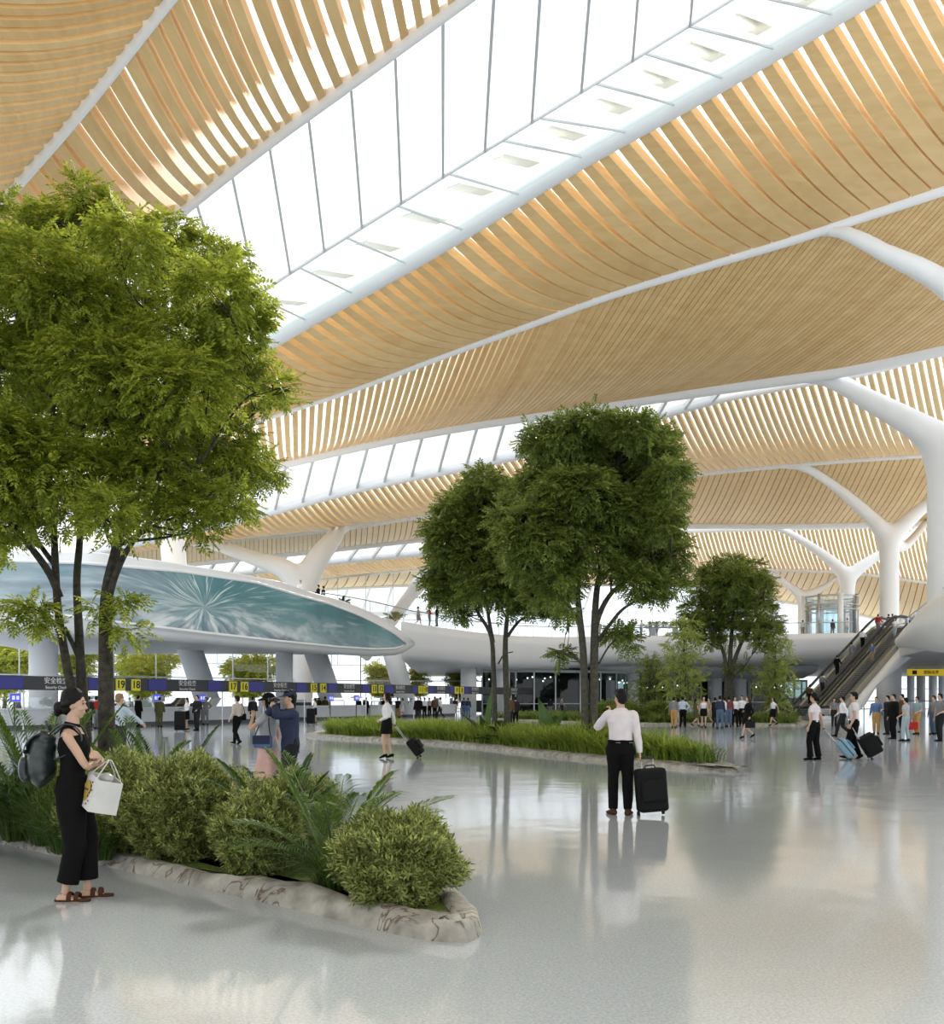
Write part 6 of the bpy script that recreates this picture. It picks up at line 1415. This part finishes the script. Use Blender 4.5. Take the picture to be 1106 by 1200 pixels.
# ================================================================ THE CROWD
def crowd(rows, group):
    for r in rows:
        x, y, hd, pose, top, bot, hair, fem, H, label = r[:10]; kw = r[10] if len(r) > 10 else {}
        pos = G(x, y) if 'D' not in kw else XD(x, kw['D'], kw.get('z', 0)); sh = ('heels' if fem and bot[0] in ('skirt', 'mini') else 'black')
        person(label, pos, hd, pose, top, bot, hair, sh, fem, H, 0, group)
S, J, T, DR = 'shirt', 'jacket', 'short', 'dress'; PA, SK = 'pants', 'skirt'; hb = ('short', 'hair'); hl = ('long', 'hair'); bn = ('bun', 'hair'); bo = ('bob', 'hair')
crowd([
 (104, 856, 90, 'stand', (J, 'charcoal'), (PA, 'black'), hb, 0, 1.74, 'person in a charcoal jacket between the tree stems'),
 (113, 854, 80, 'fold', (S, 'red'), (PA, 'grey'), hb, 0, 1.76, 'person in a bright red top and grey trousers behind the tree stems'),
 (152, 846, 100, 'stand', (S, 'white'), (PA, 'black'), hb, 0, 1.72, 'person in a white top queueing below the number 18 panel'),
 (162, 852, 60, 'stand', (J, 'black'), (PA, 'black'), hb, 0, 1.80, 'tall person in a black suit below the number 18 panel'),
 (172, 843, 270, 'stand', (S, 'lightgrey'), (PA, 'charcoal'), hb, 0, 1.70, 'person in light grey behind the counter right of panel 18'),
 (187, 852, 90, 'stand', (J, 'olive'), (PA, 'olive'), hb, 0, 1.72, 'person in an olive outfit at the counter'),
 (219, 856, 200, 'stand2', (S, 'white'), (SK, 'black'), ('tail', 'hair'), 1, 1.68, 'woman in a white blouse and black skirt beside a dark case'),
 (231, 856, 240, 'stand2', (J, 'charcoal'), (PA, 'charcoal'), hb, 0, 1.80, 'man in a dark grey suit facing the white bloused woman'),
 (241, 849, 270, 'hips', (S, 'grey'), (PA, 'grey'), hb, 0, 1.72, 'person in grey with hands on hips behind the dark suited man'),
 (261, 846, 270, 'lean', (S, 'lightgrey'), (PA, 'charcoal'), hb, 0, 1.72, 'person in a light shirt leaning over the counter below panel 17'),
 (296, 850, 90, 'stand', (J, 'charcoal'), (PA, 'charcoal'), hb, 0, 1.74, 'person in a dark suit left of the woman in the black hat'),
 (369, 848, 170, 'stand2', (S, 'white'), (SK, 'black'), ('tail', 'hair'), 1, 1.68, 'woman in a white blouse and dark skirt right of the navy jacket man'),
 (381, 843.5, 80, 'stand', (J, 'olive'), (PA, 'khaki'), hb, 0, 1.80, 'tall person in olive and khaki left of the grass bed tip'),
 (411, 841, 280, 'stand', (J, 'charcoal'), (PA, 'black'), hb, 0, 1.72, 'guard in dark uniform left of the rounded counter screen'),
 (418, 841, 260, 'stand2', (J, 'navy'), (PA, 'black'), hb, 0, 1.72, 'guard in navy beside the dark uniformed one'),
 (429, 842, 60, 'stand', (J, 'charcoal'), (PA, 'charcoal'), hb, 0, 1.74, 'person in a charcoal coat right of the two guards'),
 (438, 841, 100, 'stand', (S, 'burgundy'), (PA, 'khaki'), hb, 0, 1.70, 'person in a wine red top left of the woman with the suitcase'),
 (443.5, 840, 120, 'stand', (S, 'brown'), (PA, 'charcoal'), hb, 0, 1.76, 'person in a brown top nearest the suitcase woman on her left'),
 (461, 840, 100, 'stand2', (T, 'teal'), (PA, 'tan'), hb, 0, 1.80, 'person in a teal top and tan trousers right of the suitcase woman'),
 (466, 841, 80, 'fold', (J, 'charcoal'), (PA, 'tan'), hb, 0, 1.72, 'person in a charcoal jacket beside the one in teal'),
 (471.5, 841, 200, 'walk', (DR, 'white'), (SK, 'white'), bn, 1, 1.70, 'woman in a white dress walking right of the teal top'),
 (477, 838, 90, 'stand', (J, 'black'), (PA, 'black'), hb, 0, 1.66, 'person in black behind the woman in the white dress'),
 (490, 848, 265, 'stand', (J, 'black'), (PA, 'charcoal'), ('bald', 'fair'), 0, 1.80, 'fair haired man in an open black suit facing the hall'),
 (497.5, 841, 110, 'stand', (S, 'white'), (PA, 'black'), hb, 0, 1.72, 'person in a white shirt right behind the open black suit'),
 (503, 840, 70, 'stand2', (S, 'beige'), (PA, 'black'), hb, 0, 1.72, 'person in a beige top below gate panels 11 and 10'),
 (509.5, 841, 90, 'stand', (J, 'brown'), (PA, 'black'), hb, 0, 1.82, 'tall person in a dark brown coat below the gate fascia'),
 (516, 842, 160, 'walk', (S, 'white'), (PA, 'charcoal'), hb, 0, 1.78, 'person in a white shirt walking beside the dark brown coat'),
 (521, 838, 270, 'stand', (J, 'charcoal'), (PA, 'black'), hb, 0, 1.70, 'guard in charcoal behind the far counter'),
 (533.5, 838, 90, 'stand', (S, 'burgundy'), (PA, 'skinrose'), hb, 0, 1.72, 'person in a rose top and light trousers below panel 9'),
 (543.5, 840, 95, 'stand', (S, 'navy'), (PA, 'jeans'), hb, 0, 1.72, 'person in a navy top and jeans left of the tall broad leaf'),
 (548.5, 840, 80, 'stand2', (S, 'navy'), (PA, 'blue'), hb, 0, 1.70, 'person in navy close beside the tall broad leaf'),
 (597, 850, 100, 'stand', (J, 'brown'), (PA, 'charcoal'), hb, 0, 1.84, 'tall person in a brown jacket behind the slim tree stem'),
 (604, 849, 80, 'stand2', (J, 'charcoal'), (PA, 'black'), hb, 0, 1.74, 'person in charcoal right of the brown jacket behind the tree stem'),
], 'travellers in the hall before the security gates')
crowd([
 (619, 836, 200, 'stand', (S, 'white'), (PA, 'charcoal'), hb, 0, 1.76, 'person in a white shirt left of the leaning broad leaf'),
 (638.5, 836, 100, 'stand', (S, 'white'), (PA, 'black'), hb, 0, 1.72, 'person in white right of the leaning broad leaf'),
 (645, 837, 90, 'stand', (J, 'charcoal'), (PA, 'grey'), hb, 0, 1.78, 'person in a charcoal jacket before the shopfront centre'),
 (649.5, 836, 80, 'stand2', (S, 'olive'), (PA, 'charcoal'), hb, 0, 1.72, 'person in an olive top before the shopfront centre'),
 (658, 838, 330, 'walk2', (S, 'grey'), (PA, 'black'), hb, 0, 1.76, 'person in grey striding before the shopfront'),
 (675, 835.5, 270, 'hips', ('tank', 'beige'), (SK, 'olive'), bo, 1, 1.68, 'woman in a beige top left of the taller tree stems'),
 (690, 836, 90, 'stand', (S, 'grey'), (PA, 'charcoal'), hb, 0, 1.80, 'person in grey seen between the taller tree stems'),
 (705, 836, 110, 'stand', (T, 'burgundy'), (PA, 'grey'), hb, 0, 1.72, 'person in a wine red top left of the head of the shirted man'),
 (20, 846, 100, 'stand', (J, 'grey'), (PA, 'black'), hb, 0, 1.70, 'person in a grey coat at the left edge behind the counter'),
 (66, 849, 90, 'stand', (J, 'black'), (PA, 'black'), hb, 0, 1.72, 'person in black just left of the bun of the woman in black'),
], 'travellers before the dark shopfronts')
crowd([
 (789.5, 853, 70, 'stand', (S, 'grey'), (PA, 'tan'), hb, 0, 1.72, 'man in a grey shirt and tan trousers left of the standing pair'),
 (794.5, 851, 90, 'stand', (T, 'lightgrey'), (PA, 'beige'), bo, 1, 1.68, 'woman in pale clothes half hidden behind the standing pair'),
 (800, 852.5, 80, 'hips', (S, 'paleblue'), (PA, 'black'), hb, 0, 1.75, 'man in a pale blue shirt and black trousers, hands at waist'),
 (815, 852, 20, 'walk', (DR, 'olive'), (SK, 'olive'), bo, 1, 1.68, 'woman in an olive dress walking past the saplings'),
 (824.5, 853, 265, 'stand', ('tank', 'white'), ('mini', 'black'), ('bob', 'brownhair'), 1, 1.74, 'woman in a white tank top and short black skirt'),
 (831, 851, 200, 'walk2', (DR, 'khaki'), (SK, 'khaki'), ('tail', 'hair'), 1, 1.70, 'woman in a khaki dress stepping behind the white tank top'),
 (838, 851, 90, 'stand', (J, 'charcoal'), (PA, 'charcoal'), hb, 0, 1.70, 'person in charcoal behind the striped shirt'),
 (843.5, 854, 80, 'stand2', (S, 'navy'), (PA, 'jeans'), hb, 0, 1.78, 'man in a striped dark shirt and jeans'),
 (848.5, 852, 100, 'stand', (S, 'white'), (PA, 'jeans'), hb, 0, 1.72, 'person in a white top pressed between the striped shirt and the wine red one'),
 (854, 852, 85, 'stand', (S, 'burgundy'), (PA, 'jeans'), hb, 0, 1.76, 'person in a wine red top and jeans amid the queue'),
 (861, 851, 270, 'stand2', (S, 'white'), (PA, 'black'), hb, 0, 1.74, 'man in a white shirt and black trousers amid the queue'),
 (869, 851, 250, 'stand', (S, 'white'), (PA, 'black'), hb, 0, 1.80, 'taller man in a white shirt just behind the woman with the briefcase'),
 (906, 851, 200, 'walk', (T, 'white'), (SK, 'black'), bo, 1, 1.72, 'woman in a white top and black skirt walking by the escalator foot'),
 (987.5, 863.5, 160, 'walk', (S, 'white'), (PA, 'charcoal'), hb, 0, 1.76, 'man in a white shirt between the two uniformed people'),
 (1026.6, 860, 240, 'stand', (S, 'blue'), (PA, 'tan'), hb, 0, 1.70, 'man in a blue shirt and tan trousers, leftmost of the waiting group'),
 (1040, 860.5, 190, 'fold', (J, 'charcoal'), (PA, 'charcoal'), hb, 0, 1.76, 'man in a charcoal outfit with folded arms in the waiting group'),
 (1047, 866, 195, 'stand', (J, 'black'), (PA, 'black'), hb, 0, 1.80, 'man in a black suit in the waiting group'),
 (1057, 858, 180, 'stand', (J, 'brown'), (PA, 'black'), hb, 0, 1.84, 'tall person in a dark cap behind the white T-shirt'),
 (1061.5, 868.5, 130, 'stand2', (T, 'lightgrey'), (PA, 'lightjeans'), hb, 0, 1.66, 'person in a pale T-shirt and light jeans carrying a red bag'),
 (1074.5, 860.5, 200, 'stand2', (T, 'teal'), (PA, 'tan'), hb, 0, 1.72, 'man in a grey blue shirt and tan trousers at the right of the red bag'),
 (1094, 860.5, 200, 'stand', (S, 'grey'), (PA, 'jeans'), hb, 0, 1.76, 'person in grey standing next to the one cut by the right edge'),
 (1101.5, 868.5, 190, 'stand2', (T, 'grey'), (PA, 'charcoal'), hb, 0, 1.82, 'man in a grey T-shirt nearest the right frame edge'),
 (977, 851, 270, 'stand', (T, 'grey'), (PA, 'charcoal'), hb, 0, 1.66, 'person in grey at the foot of the white soffit'),
], 'travellers waiting between the trees and the escalators')
# woman with briefcase
bw2 = dict(aL=(.30, .06, .09), aR=(-.26, -.06, .15), wL=(.04, .22, .86), wR=(.05, -.2, 1.1), kfoot=1)
q_, qf, qk = person('woman with long brown hair in a black suit dress walking with a briefcase', G(876.5, 866), 195, bw2, (('suitdress'), 'black'), ('mini', 'black'), ('long', 'brownhair'), 'heels', True, 1.76, 1)
hp = wpt(q_, qf.wr[0]+V3((.0, 0, -.08))); e_ = empty('briefcase', hp-V3((0, 0, .36)), math.radians(195)); tag(e_, 'black briefcase carried by the brown haired woman', 'briefcase')
M = MB(); M.box((0, 0, .14), (.40, .12, .28)); M.build('case_body', CASE, e_, bevel=.02); M = MB(); M.tube([(-.06, 0, .28), (-.05, 0, .34), (.05, 0, .34), (.06, 0, .28)], .012, 6); M.build('handle', BLACK, e_, smooth=True)
rb = empty('carrier_bag', G(1067, 868)+V3((.0, -.1, .42)), .3); tag(rb, 'red carrier bag held by the person in the pale T-shirt', 'bag')
M = MB(); M.box((0, 0, .16), (.48, .14, .30)); M.build('bag_body', cm('red'), rb, bevel=.02); M = MB(); M.tube([(-.1, 0, .30), (-.06, 0, .44), (.06, 0, .44), (.1, 0, .30)], .012, 6); M.build('handle', cm('red'), rb, smooth=True)
for (x, y, l) in [(212, 857, 'tall dark suitcase left of the white bloused woman at the gates'), (364.5, 849, 'dark upright suitcase left of the second white bloused woman')]:
    g = G(x, y); suitcase(l, g, g+V3((0, 0, 1.15)), CASE, w=.50, d=.34, h=.95, wdir=(1, 0, 0), front=(0, -1, 0))
# escalator riders
def rider(E, u, w, hd, pose, top, bot, hair, fem, H, label):
    z = ez(u)+.09; p = E+ea*u+eb*w; person(label, V3((p.x, p.y, z)), hd, pose, top, bot, hair, 'black', fem, H, 0, 'escalator riders')
ah = math.degrees(math.atan2(ea.y, ea.x))
for u, t, b, hr, fm, l, w in [(2.6, (S, 'brown'), (PA, 'black'), hb, 0, 'lowest escalator rider, in a brown top', .7), (4.2, (S, 'grey'), (PA, 'charcoal'), hb, 0, 'escalator rider in grey, second from the bottom', .9), (6.9, (J, 'black'), (PA, 'black'), hb, 0, 'escalator rider in a black suit', .7),
    (8.9, (S, 'grey'), (PA, 'grey'), hb, 0, 'escalator rider in grey just below the white shirted one', .95), (11.0, (S, 'white'), (PA, 'black'), hb, 0, 'escalator rider in a white shirt and black trousers', .8), (13.4, (S, 'red'), (PA, 'grey'), hb, 0, 'escalator rider in a red top near the head of the left escalator', 1.0)]:
    rider(E0, u, w, ah, 'rider', t, b, hr, fm, 1.74, l)
rider(E0+eb*2.1, 8.6, .8, ah+180, 'rider', (T, 'blue'), (PA, 'khaki'), hb, 0, 1.72, 'rider in a blue shirt and khaki trousers on the right escalator')
rider(E0+eb*2.1, 12.6, .8, ah+180, 'rider', (T, 'white'), (PA, 'lightjeans'), hl, 1, 1.70, 'rider in a white top near the head of the right escalator')
# people on the upper decks
up = [(490, 81.9, 0, 'walk', (DR, 'grey'), (SK, 'grey'), bn, 1, 1.70, 'woman in a grey dress walking on the upper walkway'), (503, 82.5, 20, 'talk', (S, 'red'), (PA, 'grey'), hb, 0, 1.72, 'person in a red top on the upper walkway'), (512, 82.5, 170, 'talk', (J, 'black'), (PA, 'grey'), hb, 0, 1.76, 'person in a black jacket beside the red top on the walkway'),
 (702, 98, 90, 'stand', (S, 'khaki'), (PA, 'khaki'), hb, 0, 1.74, 'person in khaki on the walkway right of the taller tree stems'), (751.5, 97, 200, 'stand', (S, 'white'), (PA, 'charcoal'), hb, 0, 1.76, 'person in white on the walkway by the long bar table'),
 (762, 98, 300, 'fold', (J, 'charcoal'), (PA, 'black'), hb, 0, 1.70, 'person in charcoal behind the bar table, left one'), (769, 98, 240, 'fold', (S, 'olive'), (PA, 'black'), hb, 0, 1.70, 'person in olive behind the bar table, right one'),
 (910.5, 99, 60, 'stand', (J, 'brown'), (PA, 'black'), hb, 0, 1.76, 'person in dark brown on the walkway right of the domed tree'), (915.5, 99, 110, 'stand2', (J, 'charcoal'), (PA, 'grey'), hb, 0, 1.70, 'person in charcoal next to the dark brown one on the walkway'),
 (940.5, 96.5, 90, 'stand', (S, 'lightgrey'), (PA, 'brown'), hb, 0, 1.70, 'person in light grey left of the glass lift'), (975.5, 96, 90, 'stand2', (J, 'charcoal'), (PA, 'khaki'), bn, 1, 1.74, 'person in charcoal before the glass lift'),
 (992.5, 95, 180, 'stand', (S, 'white'), (PA, 'black'), hb, 0, 1.78, 'person in white on the walkway by the lift post'), (1033, 92, 90, 'stand', (S, 'beige'), (PA, 'black'), hb, 0, 1.70, 'person seen above the escalator head, light top'),
 (1041, 90, 120, 'stand', (J, 'black'), (PA, 'charcoal'), hb, 0, 1.74, 'person in black at the escalator head, left of two'), (1045.5, 90, 60, 'stand', (J, 'grey'), (PA, 'charcoal'), hb, 0, 1.76, 'person in grey at the escalator head, right of two')]
for x, D, hd, po, t, b, hr, fm, H, l in up: person(l, XD(x, D, 8.0), hd, po, t, b, hr, 'black', bool(fm), H, 0, 'people on the upper decks')
for x, D, hd, po, t, b, hr, l in [(110, 50.5, 280, 'fold', (S, 'lightgrey'), (PA, 'black'), hb, 'person in light grey behind the balcony rim near the tree stems'), (352, 63, 270, 'fold', (S, 'white'), (PA, 'black'), hb, 'person in white behind the balcony rim right of the branching column'),
  (373, 65.5, 200, 'talk', (J, 'black'), (PA, 'black'), hb, 'person in black raising a hand at the balcony palm'), (379, 66.3, 170, 'fold', (J, 'black'), (PA, 'black'), hb, 'person in black beside the balcony palm, right of the raised hand')]:
    person(l, XD(x, D, 7.92), hd, po, t, b, hr, 'black', False, 1.66, 0, 'people behind the balcony rim')
# bar table with plants on the walkway
bt = empty('bar_table', XD(765, 97.2, 8.0)); tag(bt, 'dark long bar table standing on the upper walkway', 'table')
M = MB(); M.box((0, 0, 1.0), (5.2, .8, .08)); M.build('table_top', DARK, bt); 
for s_ in (-2.3, 0, 2.3): M = MB(); M.box((s_, 0, .48), (.5, .6, .96)); M.build('leg', mat('grey_cabinet', (.25, .26, .26), .5), bt)
bush('green plant trough on the bar table', (XD(772, 97.6).x, 97.6, .3), (1.6, .35, .3), 260, .35, 91, LEAF_C, 'greenery on the walkway', 'leafy_planter'); bpy.data.objects['leafy_planter'].location.z = 9.0
bpy.data.scenes.remove(_work)
